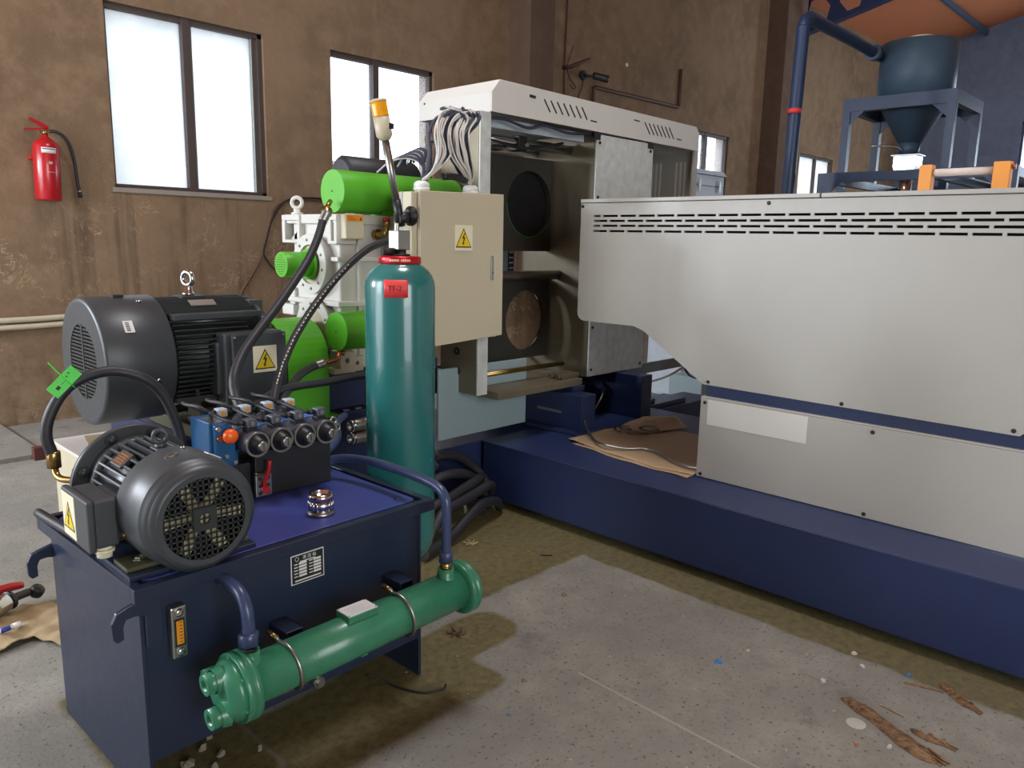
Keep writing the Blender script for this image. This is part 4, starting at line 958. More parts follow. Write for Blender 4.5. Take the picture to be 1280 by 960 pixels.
m = MB(); m.lathe([(.066, -.026), (.084, -.024), (.086, -.020), (.086, -.008), (.083, -.006), (.083, -.003), (.086, -.001), (.086, .010), (.080, .016), (.03, .022)], CB, cd, 56); fr = obj('right_flange', m, M['coolgreen'], t)
for k in range(6):
    a = 2*PI*k/6+.1; p = CB+Vector((0, .076*math.cos(a), .076*math.sin(a)))+cd*.012
    m = MB().bolt(p, cd, .0055); obj('flange_bolt', m, M['coolgreen'], fr)
for x in (.868, 1.540):
    c = CA+cd*(x-CA.x)+Vector((0, 0, .055)); m = MB(); m.lathe([(.036, -.006), (.029, .006), (.026, .012), (.026, .034)], c, (0, 0, 1), 28); obj('oil_port', m, M['coolgreen'], t)
    m = MB(); m.lathe([(.019, .034), (.019, .041)], c, (0, 0, 1), 24); obj('seal_ring', m, M['brass'] if x > 1 else M['ink'], t)
# label block
m = MB(); m.box(1.150, 1.715, .425, 1.252, 1.782, .446); lb = obj('label_block', m, M['coolgreen'], t, .002)
m = MB(); m.box(1.152, 1.717, .446, 1.250, 1.780, .4475); lp = obj('label_plate', m, M['paper'], lb)
for k in range(5): m = MB(); m.box(1.166+.004*(k % 2), 1.727+.009*k, .4475, 1.232-.006*(k % 3), 1.7285+.009*k, .4478); obj('label_print', m, M['cabinetgrey'], lp)
for x, y in ((1.156, 1.721), (1.246, 1.721), (1.156, 1.776), (1.246, 1.776)): m = MB(); m.lathe([(.002, 0), (.002, .001)], (x, y, .4475), (0, 0, 1), 8); obj('plate_rivet', m, M['ink'], lp)
# U bolts
for x in (.985, 1.365):
    c = CA+cd*(x-CA.x); m = MB()
    pts = [(x-.035, 1.80, c.z+.085), (x-.030, 1.765, c.z+.078)]
    for k in range(0, 9):
        a = PI*(.42+k*.128); pts.append((x-.026+.03*k/8, c.y+.071*math.cos(a), c.z+.071*math.sin(a)))
    pts.append((x+.004, 1.84, c.z-.075)); m.tube(pts, .0052, 10, 4); ub = obj('u_bolt', m, M['zinc'], t)
    m = MB(); m.tube([pts[0], pts[1]], .0068, 10, 1); obj('thread_end', m, M['brass'], ub)
m = MB(); m.box(.955, 1.78, .258, 1.05, 1.90, .264); obj('saddle_strip', m, M['rust'], t)
m = MB(); m.box(1.20, 1.73, .300, 1.222, 1.76, .313); obj('shell_drain', m, M['coolgreen'], t)

# pipes of the cooler
t = thing('oil_pipe', 'short bent dark blue pipe from the tank front down to the left cooler port', 'oil pipe', (.868, 1.76, .46))
m = MB(); m.tube([(.868, 1.75, .458), (.868, 1.75, .53), (.868, 1.762, .568), (.868, 1.79, .592), (.868, 1.84, .600), (.866, 1.912, .600)], .0165, 16, 6); obj('pipe', m, M['pipeblue'], t)
m = MB(); m.lathe([(.027, .462), (.027, .492), (.022, .496)], (.868, 1.75, 0), (0, 0, 1), 6); obj('union_nut', m, M['pipeblue'], t)
t = thing('oil_pipe', 'long blue pipe from the valve block over the lid down to the right cooler port', 'oil pipe', (1.54, 1.76, .49))
m = MB(); m.tube([(1.478, 2.335, .700), (1.505, 2.315, .712), (1.530, 2.26, .722), (1.548, 2.15, .730), (1.552, 2.0, .732), (1.549, 1.87, .730), (1.547, 1.795, .722), (1.545, 1.760, .695), (1.544, 1.752, .650), (1.542, 1.75, .56), (1.540, 1.75, .485)], .0155, 16, 6); obj('pipe', m, M['pipeblue'], t)
m = MB(); m.lathe([(.025, .490), (.025, .520), (.020, .524)], (1.541, 1.75, 0), (0, 0, 1), 6); obj('union_nut', m, M['pipeblue'], t)
m = MB(); m.lathe([(.019, .462), (.019, .490)], (1.540, 1.75, 0), (0, 0, 1), 20); obj('ferrule', m, M['brass'], t)
t = thing('oil_pipe', 'blue pipe running from the valve block behind the teal cylinder', 'oil pipe', (1.56, 2.4, .7))
m = MB(); m.tube([(1.478, 2.39, .705), (1.52, 2.40, .715), (1.58, 2.43, .735), (1.64, 2.50, .745), (1.74, 2.66, .745), (1.86, 2.78, .74)], .0150, 14, 6); obj('pipe', m, M['pipeblue'], t)

# ================================================================== valve block on the lid
VZ = .845
t = thing('valve_block', 'black manifold with four solenoid valves and a blue relief valve on the tank lid', 'valve block', (1.30, 2.39, .640))
m = MB(); m.box(1.190, 2.300, .6415, 1.478, 2.50, .800); obj('manifold', m, M['black'], t, .003)
m = MB(); m.box(1.07, 2.33, .6415, 1.1895, 2.49, .76); obj('manifold', m, M['black'], t, .003)
# blue relief valve on the left
m = MB(); m.box(1.066, 2.315, .762, 1.135, 2.49, .905); rv = obj('relief_valve', m, M['valveblue'], t, .005)
m = MB(); m.box(1.056, 2.335, .762, 1.067, 2.47, .912); m.box(1.135, 2.335, .77, 1.15, 2.47, .885); obj('valve_flange', m, M['valveblue'], rv, .003)
m = MB(); m.box(1.075, 2.34, .905, 1.128, 2.44, .9075); obj('valve_plate', m, M['zinc'], rv)
for x, y, z in ((1.076, 2.315, .893), (1.127, 2.315, .893), (1.076, 2.315, .776), (1.127, 2.315, .776), (1.10, 2.315, .80)):
    m = MB(); m.cyl((x, y+.002, z), (x, y-.010, z), .0078, 12, ch=.001); obj('cap_bolt', m, M['zinc'], rv)
m = MB(); m.cyl((1.080, 2.316, .860), (1.080, 2.306, .860), .010, 6); obj('copper_plug', m, M['copper'], rv)
m = MB(); m.lathe([(.014, -.01), (.0225, .0), (.0245, .008), (.0235, .018), (.016, .026), (0, .029)], (1.108, 2.306, .868), (0, -1, 0), 28); obj('orange_cap', m, M['orangecap'], rv, label='orange plastic plug')
# four directional valves, copied from one
v = None
def make_valve(x):
    m = MB(); m.box(x-.036, 2.335, .802, x+.036, 2.455, .872); b = obj('valve_body', m, M['valveblue'], t, .003)
    m = MB(); m.box(x-.030, 2.350, .872, x+.030, 2.425, .876); obj('valve_plate', m, M['valvelight'], b)
    m = MB(); m.cyl((x, 2.336, VZ-.004), (x, 2.246, VZ-.004), .0385, 32, ch=.002); s = obj('solenoid', m, M['solenoid'], b)
    m = MB(); m.lathe([(.035, 0), (.0415, 0), (.0415, .006), (.035, .006), (.035, 0)], (x, 2.246, VZ-.004), (0, -1, 0), 36, False); obj('clamp_ring', m, M['zinc'], b)
    m = MB(); m.lathe([(.0345, 0), (.0345, .005), (.025, .007), (.025, .016), (.0225, .017), (.0225, .024), (.020, .025), (.020, .034)], (x, 2.246, VZ-.004), (0, -1, 0), 28); obj('knob', m, M['black'], b)
    m = MB(); m.lathe([(.0165, 0), (.0165, .007), (.014, .009), (0, .009)], (x, 2.212, VZ-.004), (0, -1, 0), 24); obj('tip', m, M['zinc'], b)
    m = MB(); m.box(x-.0012, 2.2022, VZ-.014, x+.0012, 2.2032, VZ+.006); obj('tip_slot', m, M['ink'], b)
    m = MB(); m.cyl((x, 2.454, VZ-.004), (x, 2.530, VZ-.004), .0355, 28, ch=.002); obj('rear_solenoid', m, M['solenoid'], b)
    for y in (2.288, 2.490):
        m = MB(); m.box(x-.018, y-.018, .872, x+.018, y+.018, .890); obj('connector_base', m, M['black'], b, .002)
        m = MB(); m.box(x-.017, y-.017, .890, x+.017, y+.020, .918); obj('connector_housing', m, M['cabinetgrey'] if y > 2.4 else M['solenoid'], b, .004)
        m = MB(); m.cyl((x, y-.0175, .904), (x, y-.0195, .904), .008, 14); obj('connector_screw', m, M['amber'] if y > 2.4 else M['zinc'], b)
        m = MB(); m.cyl((x-.015, y+.004, .904), (x-.040, y+.010, .906), .0085, 12); obj('cable_nipple', m, M['black'], b)
    for dx in (-.028, .028):
        for y in (2.345, 2.445): m = MB(); m.cyl((x+dx, y, .872), (x+dx, y, .880), .006, 6); obj('valve_bolt', m, M['zinc'], b)
    return b
v0 = make_valve(1.172)
for k in (1, 2, 3):
    c = copy_tree(v0, t); c.location = v0.location+Vector((.0853*k, 0, 0))
# shut-off valve with red lever on the front left of the manifold
m = MB(); m.box(1.183, 2.286, .648, 1.240, 2.2995, .722); sp = obj('lever_plate', m, M['zinc'], t, .002)
for x in (1.197, 1.226):
    for z in (.660, .685, .710): m = MB(); m.cyl((x, 2.2865, z), (x, 2.2845, z), .0065, 10); obj('bolt_hole', m, M['ink'], sp)
m = MB(); m.tube([(1.212, 2.280, .670), (1.206, 2.272, .700), (1.216, 2.264, .735), (1.222, 2.262, .775)], .007, 8, 5); m.cyl((1.212, 2.286, .672), (1.212, 2.27, .672), .012, 12); obj('red_lever', m, M['red'], sp, label='red lever')
m = MB(); m.tube([(1.175, 2.275, .735), (1.192, 2.277, .728), (1.215, 2.280, .730)], .0045, 8, 3); obj('brass_nipple', m, M['brass'], sp)
# gauge valve on the right of the block
m = MB(); m.cyl((1.478, 2.36, .830), (1.53, 2.36, .830), .006, 10); m.torus((1.53, 2.36, .842), (0, 1, 0), .012, .005); m.torus((1.545, 2.36, .815), (0, 1, 0), .012, .005); obj('wing_valve', m, M['zinc'], t)

# black control leads from the solenoid plugs
for k in range(4):
    x = 1.172+.0853*k
    for y, h in ((2.288, 0), (2.490, .012)):
        solo('solenoid_lead', MB().tube([(x-.038, y+.010, .906), (x-.062, y+.03, .914+h), (x-.075, y+.10, .925), (x-.05, y+.17, .915), (x+.02, 2.62+.02*k, .87), (x+.12, 2.75, .80)], .0065, 8, 5), M['rubber'],
             ('black lead curling back from the %s solenoid plug of the %s valve' % ('front' if y < 2.4 else 'rear', ('leftmost', 'second', 'third', 'rightmost')[k])), 'cable', 'leads of the solenoid valves')

# ================================================================== pump motor on the lid
SX, SZ = .820, .785
t = thing('pump_motor', 'small dark grey motor with a mesh fan grille on the blue tank lid', 'electric motor', (SX, 2.1, .642))
m = MB(); m.lathe([(.108, -.004), (.122, -.004), (.134, .006), (.140, .022), (.1485, .060), (.152, .10), (.152, .185), (.146, .190), (.146, .02), (.128, .008), (.108, .0), (.108, -.004)], (SX, 1.862, SZ), (0, 1, 0), 64, False); cow = obj('fan_cowl', m, M['motor'], t)
m = MB()
Rg = .110
for k in range(-7, 8):
    u = k*.0148; q = math.sqrt(max(0, Rg*Rg-u*u))
    if q <= .01: continue
    m.box(SX+u-.0022, 1.860, SZ-q, SX+u+.0022, 1.8635, SZ+q); m.box(SX-q, 1.860, SZ+u-.0022, SX+q, 1.8635, SZ+u+.0022)
gr = obj('mesh_grille', m, M['motordark'], t)
m = MB(); m.holeplate('y', SX-.030, SZ-.030, SX+.030, SZ+.030, SX, SZ, .014, 1.858, 1.861, 24); obj('grille_hub', m, M['motordark'], gr)
m = MB()
for a in range(6):
    q = PI/6+a*PI/3; T = Matrix.Translation((SX, 1.892, SZ)) @ Matrix.Rotation(q, 4, 'Y') @ Matrix.Rotation(.15, 4, 'X')
    m2 = MB(T); pts = [(-.012, .02), (.012, .02), (.016, .104), (-.014, .106)]
    A_ = [m._v(T @ Vector((u, -.002, w_))) for u, w_ in pts]; B_ = [m._v(T @ Vector((u, .002, w_))) for u, w_ in pts]
    m.face(A_); m.face(B_[::-1])
    for i in range(4): m.face([A_[i], A_[(i+1) % 4], B_[(i+1) % 4], B_[i]])
    m2.bm.free()
m.lathe([(.028, -.02), (.028, .02)], (SX, 1.892, SZ), (0, 1, 0), 24); obj('fan', m, M['fan'], t)
m = MB(); m.lathe([(.142, 0), (.142, .008)], (SX, 1.945, SZ), (0, 1, 0), 40); obj('fan_backplate', m, M['void'], t)
m = MB(); m.lathe([(.112, 0), (.112, .245)], (SX, 2.05, SZ), (0, 1, 0), 48); obj('stator_housing', m, M['motor'], t)
for k in range(30):
    a = math.radians(-60+k*10.2)
    if 168 < math.degrees(a) < 200: continue
    c_, s_ = math.cos(a), math.sin(a); R = Matrix(((c_, 0, -s_), (0, 1, 0), (s_, 0, c_))).to_4x4()
    m = MB(Matrix.Translation((SX, 0, SZ)) @ R); m.box(.110, 2.055, -.0032, .138, 2.275, .0032); obj('cooling_fin', m, M['motor'], t, .001)
m = MB(); m.lathe([(.120, 2.285), (.128, 2.295), (.132, 2.318)], (SX, 0, SZ), (0, 1, 0), 48); obj('end_shield', m, M['motor'], t)
m = MB(); m.lathe([(.171, 2.318), (.174, 2.320), (.174, 2.336), (.171, 2.338)], (SX, 0, SZ-.012), (0, 1, 0), 64); obj('mounting_flange', m, M['motor'], t)
for k in range(8):
    a = PI/8+k*PI/4; m = MB().bolt((SX+.150*math.cos(a), 2.318, SZ-.012+.150*math.sin(a)), (0, -1, 0), .014, .010); obj('flange_bolt', m, M['motordark'], t)
m = MB(); m.lathe([(.135, 2.338), (.115, 2.37), (.09, 2.40), (.09, 2.43), (.06, 2.44), (.06, 2.52)], (SX, 0, SZ-.012), (0, 1, 0), 40); obj('bell_housing', m, M['motordark'], t)
m = MB(); m.lathe([(.016, 0), (.016, .010), (.010, .013)], (SX, 2.115, SZ+.135), (0, 0, 1), 18); m.torus((SX, 2.115, SZ+.135+.032), (.5, 1, 0), .017, .0065); obj('eye_bolt', m, M['motor'], t)
m = MB(); m.box(SX-.02, 2.09, SZ+.108, SX+.02, 2.14, SZ+.138); obj('lifting_boss', m, M['motor'], t, .003)
a = math.radians(128); R = Matrix(((math.sin(a), 0, math.cos(a)), (0, 1, 0), (-math.cos(a), 0, math.sin(a)))).to_4x4()
m = MB(Matrix.Translation((SX+.141*math.cos(a), 2.165, SZ+.141*math.sin(a))) @ R); m.box(-.024, -.036, -.010, .024, .036, .0); pb = obj('plate_boss', m, M['motor'], t, .002)
m = MB(Matrix.Translation((SX+.141*math.cos(a), 2.165, SZ+.141*math.sin(a))) @ R); m.box(-.019, -.031, 0, .019, .031, .0012); obj('rating_plate', m, M['copper'], pb)
for k in range(4):
    m = MB(Matrix.Translation((SX+.141*math.cos(a), 2.165, SZ+.141*math.sin(a))) @ R); m.box(-.014+.008*k, -.026, .0012, -.011+.008*k, .024, .0016); obj('plate_print', m, M['zinc'], pb)
# oval badge and pale strip label on the cowl
for ang, yy, wd, hh, mm_ in ((101, 1.975, .030, .014, 'paper'), (62, 1.955, .040, .012, 'paper')):
    a = math.radians(ang); c_, s_ = math.cos(a), math.sin(a)
    T = Matrix.Translation((SX+.1525*c_, yy, SZ+.1525*s_)) @ Matrix(((s_, 0, c_), (0, 1, 0), (-c_, 0, s_))).to_4x4()
    m = MB(T)
    if ang > 90: m.prism([(wd*.62*math.cos(q*PI/10), hh*math.sin(q*PI/10)) for q in range(20)], 'z', -.0005, .0012); o_ = obj('oval_badge', m, M['zinc'], t); k2 = MB(T); k2.box(-.008, -.003, .0012, .008, .003, .0016); obj('badge_lettering', k2, M['ink'], o_)
    else: m.box(-wd/2, -hh, -.001, wd/2, hh, .0012); obj('strip_label', m, M[mm_], t); 
for a in (82, 200, 320): q = math.radians(a); m = MB(); m.lathe([(.007, 0), (.007, .003), (.004, .005), (0, .005)], (SX+.1515*math.cos(q), 2.02, SZ+.1515*math.sin(q)), (math.cos(q), 0, math.sin(q)), 12); obj('cowl_screw', m, M['brass'] if a == 200 else M['zinc'], t)
# terminal box on the left
m = MB(); m.box(.672, 2.065, .712, .712, 2.195, .825); obj('box_neck', m, M['motor'], t, .004)
m = MB(); m.box(.618, 2.045, .700, .674, 2.225, .828); tbx = obj('terminal_box', m, M['motor'], t, .006)
m = MB(); m.box(.598, 2.036, .694, .617, 2.234, .834); tcv = obj('terminal_cover', m, M['motor'], t, .006)
warning_sign(tcv, (.5978, 2.175, .765), '-x', .095, .118)
m = MB(); m.cyl((.645, 2.075, .700), (.645, 2.075, .668), .020, 8); m.cyl((.645, 2.075, .690), (.645, 2.075, .682), .025, 20); obj('cable_gland', m, M['signcream'], t)
# feet
for x0, x1 in ((.655, .745), (.895, .985)):
    for ya in (1.955, 2.185):
        m = MB(); m.holeplate('z', x0, ya, x1, ya+.09, (x0+x1)/2, ya+.045, .010, .6545, .666, 20)
        xm = .745 if x0 < .8 else .895; s_ = 1 if x0 < .8 else -1
        m.prism([(xm-s_*.055, .666), (xm+s_*.02, .666), (xm+s_*.02, .715)], 'y', ya+.04, ya+.052)
        ft = obj('foot', m, M['olive'], t, .002)
        m = MB().bolt(((x0+x1)/2, ya+.045, .666), (0, 0, 1), .009, .007); obj('foot_bolt', m, M['zinc'], ft)
for x0 in (.650, .890): m = MB(); m.box(x0, 1.925, .6415, x0+.10, 2.29, .654); obj('mounting_rail', m, M['tanknavy'], t, .002)

# ================================================================== hoses
def hose(name, label, pts, r, mt='rubber', ends=None, endm='zinc', cat='hose'):
    t = thing(name, label, cat, pts[-1])
    obj('tube', MB().tube(pts, r, 14, 7), M[mt], t)
    P = [Vector(p) for p in pts]
    for e in (ends or ()):
        a, b = (P[0], P[1]) if e == 0 else (P[-1], P[-2]); d = (b-a).normalized()
        m = MB(); m.lathe([(r*.9, -.018), (r*1.22, -.010), (r*1.22, .0), (r*1.12, .002), (r*1.12, .045), (r*1.02, .047)], a, d, 18); obj('end_fitting', m, M[endm], t)
    return t
t = hose('hydraulic_hose', 'thick black hose from under the upper green cylinder sweeping down to the valve block',
     [(2.003, 3.11, 1.600), (1.981, 3.10, 1.573), (1.931, 3.07, 1.491), (1.855, 3.03, 1.397), (1.755, 2.98, 1.307), (1.620, 2.90, 1.207), (1.503, 2.84, 1.122), (1.405, 2.78, 1.048), (1.339, 2.72, .980), (1.319, 2.68, .921), (1.315, 2.62, .867), (1.34, 2.56, .83), (1.38, 2.50, .78)], .0185, ends=(0,), endm='zinc')
m = MB(); m.hexa((2.020, 3.125, 1.625), Vector((-.4, -.2, -1)), .026, .03); m.cyl((2.02, 3.13, 1.63), (2.06, 3.16, 1.66), .012, 12); obj('brass_nut', m, M['brass'], t)
t = hose('hydraulic_hose', 'printed black hose arching from beside the cylinder valve down to the valve block',
     [(2.379, 3.02, 1.517), (2.282, 3.0, 1.490), (2.140, 2.97, 1.452), (2.001, 2.94, 1.374), (1.869, 2.90, 1.281), (1.755, 2.86, 1.187), (1.642, 2.80, 1.093), (1.553, 2.74, 1.001), (1.485, 2.68, .922), (1.439, 2.62, .845), (1.42, 2.55, .78)], .0165, ends=(0,))
# white printing along the hose
P_ = [Vector(p) for p in [(2.001, 2.94, 1.374), (1.869, 2.90, 1.281), (1.755, 2.86, 1.187), (1.642, 2.80, 1.093), (1.553, 2.74, 1.001), (1.485, 2.68, .922)]]
viewd = Vector((-.55, -.80, .05)).normalized()
for i in range(len(P_)-1):
    n_ = 7
    for k in range(n_):
        p = P_[i].lerp(P_[i+1], (k+.5)/n_); tt = (P_[i+1]-P_[i]).normalized(); nn_ = (viewd-tt*viewd.dot(tt)).normalized(); R = Matrix((tuple(tt), tuple(nn_.cross(tt)), tuple(nn_))).transposed().to_4x4()
        m = MB(Matrix.Translation(p+nn_*.0168) @ R); m.box(-.006, -.0025, -.0025, .001+.004*(k % 2), .001, .0008); obj('hose_print', m, M['signcream'], t)
hose('hydraulic_hose', 'black hose from the copper elbow under the lower green cylinder to the valve block',
     [(1.862, 2.955, .944), (1.785, 2.92, .938), (1.705, 2.88, .917), (1.613, 2.80, .888), (1.518, 2.70, .860), (1.45, 2.60, .82), (1.43, 2.52, .78)], .0165, ends=(0,))
t = thing('copper_elbow', 'copper elbow fitting hanging under the lower green cylinder', 'pipe fitting', (1.98, 3.0, .95))
m = MB(); m.tube([(2.02, 3.01, .99), (1.985, 3.0, .975), (1.965, 2.985, .955), (1.925, 2.975, .948), (1.885, 2.962, .946)], .011, 12, 4); obj('elbow', m, M['copper'], t)
m = MB(); m.hexa((1.995, 3.003, .965), (.3, .1, 1), .019, .022); obj('nut', m, M['copper'], t)
hose('hydraulic_hose', 'long black hose coming from behind the teal cylinder low to the valve block',
     [(2.35, 2.90, .90), (2.139, 2.90, .881), (1.971, 2.88, .884), (1.80, 2.84, .884), (1.66, 2.80, .892), (1.518, 2.74, .893), (1.39, 2.66, .872), (1.284, 2.60, .845), (1.24, 2.54, .80)], .0165)
t = hose('hydraulic_hose', 'black hose arching over the pump motor with a green tag tied on',
     [(.663, 2.52, .840), (.650, 2.52, .904), (.666, 2.52, .969), (.712, 2.52, 1.036), (.776, 2.52, 1.070), (.856, 2.52, 1.076), (.931, 2.50, 1.047), (.985, 2.50, .989), (1.018, 2.50, .907), (1.035, 2.50, .829), (1.038, 2.49, .72), (1.04, 2.48, .66)], .0165, ends=())
m = MB(); m.lathe([(.020, 0), (.020, .045), (.017, .05)], (.664, 2.52, .805), (0, 0, 1), 8); m.tube([(.664, 2.52, .810), (.664, 2.505, .785), (.672, 2.48, .776), (.70, 2.44, .775)], .010, 12, 5); obj('brass_elbow', m, M['brass'], t)
m = MB(); m.hexa((.70, 2.44, .775), (.7, -.6, 0), .019, .022); m.cyl((.72, 2.42, .775), (.75, 2.40, .775), .02, 12); obj('brass_nut', m, M['copper'], t)
t = thing('hose_tag', 'bright green tag tied with a string on the arched hose', 'tag', (.70, 2.49, 1.04))
X_ = (Vector((.711, 2.48, 1.101))-Vector((.655, 2.48, 1.049))).normalized(); Y_ = Vector((.55, -.2, -.62)); Y_ = (Y_-X_*Y_.dot(X_)).normalized(); Z_ = X_.cross(Y_)
Tt = Matrix.Translation((.700, 2.485, 1.066)) @ Matrix((tuple(X_), tuple(Y_), tuple(Z_))).transposed().to_4x4()
m = MB(Tt); m.box(-.048, -.020, -.0006, .048, .020, .0006); tg = obj('tag_sheet', m, M['tagreen'], t)
for q in (.0008, -.0012):
    m = MB(Tt); m.box(-.030, -.004, q, -.018, .006, q+.0004); m.box(-.012, .0, q, .004, .001, q+.0004); m.box(.014, -.009, q, .017, -.003, q+.0004); m.box(.025, -.012, q, .028, -.006, q+.0004); obj('tag_lettering', m, M['ink'], tg)
m = MB(); m.tube([(.665, 2.495, 1.125), (.690, 2.487, 1.09), (.712, 2.48, 1.062), (.728, 2.485, 1.045)], .0018, 6, 4); obj('string', m, M['tagreen'], t)
t = thing('pump_tap', 'small black and brass tap beside the pump bell housing', 'tap', (.72, 2.44, .70))
m = MB(); m.cyl((.742, 2.405, .775), (.775, 2.380, .775), .026, 16); obj('body', m, M['black'], t)
m = MB(); m.box(.690, 2.44, .70, .700, 2.452, .81); obj('lever', m, M['ink'], t, .002)
m = MB(); m.tube([(.735, 2.43, .80), (.742, 2.42, .835), (.756, 2.41, .855)], .0045, 8, 4); obj('spindle', m, M['ink'], t)

# hose ends and pile behind the cylinder
for k, (z0, lab_) in enumerate(((.637, 'upper of two silver-ended couplings pointing left behind the valve block'), (.578, 'lower of two silver-ended couplings pointing left behind the valve block'))):
    t = thing('hose_coupling', lab_, 'hose coupling', (2.05, 2.95, z0-.03))
    m = MB(); m.tubew((2.0, 2.95, z0), (2.02, 2.95, z0), .030, .022, 26); obj('ring', m, M['chrome'], t)
    m = MB(); m.lathe([(.021, .01), (.029, .02), (.029, .07), (.033, .072), (.033, .095), (.028, .10), (.028, .16)], (2.0, 2.95, z0), (1, 0, 0), 26); obj('sleeve', m, M['zinc'], t)
    m = MB(); m.tube([(2.14, 2.95, z0), (2.25, 2.93, z0-.02), (2.38, 2.90, z0-.10-.02*k), (2.46, 2.88, z0-.22)], .024, 12, 6); obj('tube', m, M['rubber'], t)
pl = [([(2.30, 3.05, .30), (2.40, 3.04, .33), (2.526, 3.03, .345), (2.62, 3.03, .36), (2.76, 3.035, .33), (2.87, 3.03, .25), (2.93, 3.0, .16), (2.90, 2.95, .06), (2.82, 2.92, .03)], 'topmost'),
      ([(2.36, 2.95, .12), (2.42, 2.94, .20), (2.50, 2.93, .275), (2.60, 2.92, .29), (2.72, 2.93, .26), (2.82, 2.94, .19), (2.88, 2.94, .08), (2.86, 2.95, .03)], 'second'),
      ([(2.30, 2.82, .15), (2.40, 2.82, .185), (2.51, 2.83, .20), (2.66, 2.87, .215), (2.78, 2.90, .225), (2.88, 2.98, .20), (2.93, 3.06, .15)], 'third'),
      ([(2.28, 2.74, .04), (2.36, 2.76, .11), (2.44, 2.78, .165), (2.56, 2.80, .175), (2.70, 2.84, .18), (2.84, 2.87, .19), (2.93, 2.95, .12), (2.96, 3.04, .06)], 'fourth'),
      ([(2.20, 2.66, .03), (2.32, 2.70, .03), (2.46, 2.74, .045), (2.60, 2.78, .09), (2.74, 2.82, .12), (2.88, 2.86, .09), (2.95, 2.90, .03)], 'lowest')]
for pts, wch in pl:
    solo('black_hose', MB().tube(pts, .026, 12, 6), M['rubber'], '%s thick black hose of the tangle between the teal cylinder and the blue base' % wch, 'hose', 'tangled black hoses')
for k in range(3):
    pts = [(2.34+.05*k, 2.88, .03), (2.42+.04*k, 2.87, .14+.03*k), (2.54+.05*k, 2.86, .20-.02*k), (2.66+.05*k, 2.88, .12), (2.70+.05*k, 2.90, .03)]
    solo('thin_hose', MB().tube(pts, .008, 8, 5), M['cabledark'] if k else M['cablewhite'], ('thin pale cable looping in front of the hose tangle', 'thin dark cable looping in the middle of the hose tangle', 'thin dark cable at the right of the hose tangle')[k], 'cable')

# white box on the floor behind the pump
t = thing('white_box', 'white sheet metal box on the floor behind the pump motor', 'box', (1.09, 3.42, 0))
obj('body', MB().box(.980, 3.12, 0, 1.23, 3.712, .588), M['boxcream'], t, .005)
obj('lid', MB().box(.975, 3.11, .5885, 1.235, 3.72, .602), M['white'], t, .004)
m = MB(); m.prism([(1.06, 3.50), (1.20, 3.48), (1.22, 3.66), (1.10, 3.69)], 'z', .6021, .604); obj('cardboard_scrap', m, M['sack'], t)

# ================================================================== silo on its stand, platform and pipe
t = thing('silo_stand', 'dark blue four-legged steel stand carrying the round silo', 'silo stand', (8.45, 2.71, 0))
SA, SB, SY0, SY1, SZT = 8.0, 8.9, 2.21, 3.215, 2.925
for x in (SA, SB-.07):
    for y in (SY0, SY1-.07):
        m = MB(); m.box(x, y, 0, x+.012, y+.07, SZT-.12); m.box(x+.012, y, 0, x+.07, y+.012, SZT-.12); obj('leg', m, M['siloframe'], t)
        m = MB(); s_ = 1 if y < 2.7 else -1; yy = y if s_ > 0 else y+.07
        m.prism([(yy, SZT-.12), (yy+s_*.20, SZT-.12), (yy, SZT-.30)], 'x', x+.0125, x+.022); obj('corner_gusset', m, M['siloframe'], t)
for x in (SA, SB-.07): m = MB(); m.box(x, SY0, SZT-.12, x+.07, SY1, SZT); obj('top_beam', m, M['siloframe'], t)
for y in (SY0, SY1-.07): m = MB(); m.box(SA+.071, y, SZT-.12, SB-.071, y+.07, SZT); obj('top_beam', m, M['siloframe'], t)
for y in (2.45, 2.93): m = MB(); m.box(SA+.071, y, SZT-.05, SB-.071, y+.04, SZT-.005); obj('cross_beam', m, M['siloframe'], t)
t = thing('silo', 'round blue-grey material silo with a cone bottom and pale lid', 'silo', (8.45, 2.71, 2.4))
m = MB(); m.lathe([(.105, 2.52), (.335, 2.93), (.345, 2.935), (.345, 3.445), (.335, 3.45), (.12, 3.475), (0, 3.48)], (8.45, 2.71, 0), (0, 0, 1), 64); obj('shell', m, M['silo'], t)
m = MB(); m.lathe([(.13, 3.475), (.13, 3.505), (.12, 3.512), (0, 3.512)], (8.46, 2.71, 0), (0, 0, 1), 32); obj('lid', m, M['signcream'], t)
m = MB(); m.lathe([(.085, 2.41), (.105, 2.52)], (8.45, 2.71, 0), (0, 0, 1), 32); obj('outlet', m, M['silo'], t)
m = MB(); m.prism([(2.64, 2.20), (2.78, 2.20), (2.82, 2.30), (2.82, 2.40), (2.60, 2.40), (2.60, 2.30)], 'x', 8.36, 8.54); obj('feed_box', m, M['chrome'], t, .004, label='shiny steel feed box')
m = MB(); m.box(8.35, 2.58, 2.40, 8.55, 2.84, 2.41); obj('box_flange', m, M['zinc'], t)
m = MB(); m.lathe([(.06, 1.9), (.06, 2.20)], (8.45, 2.71, 0), (0, 0, 1), 24); obj('feed_tube', m, M['chrome'], t)
m = MB(); m.tube([(8.2, 2.98, 2.49), (8.3, 2.85, 2.49), (8.33, 2.76, 2.47), (8.36, 2.74, 2.43)], .010, 8, 3); obj('slide_rod', m, M['zinc'], t)

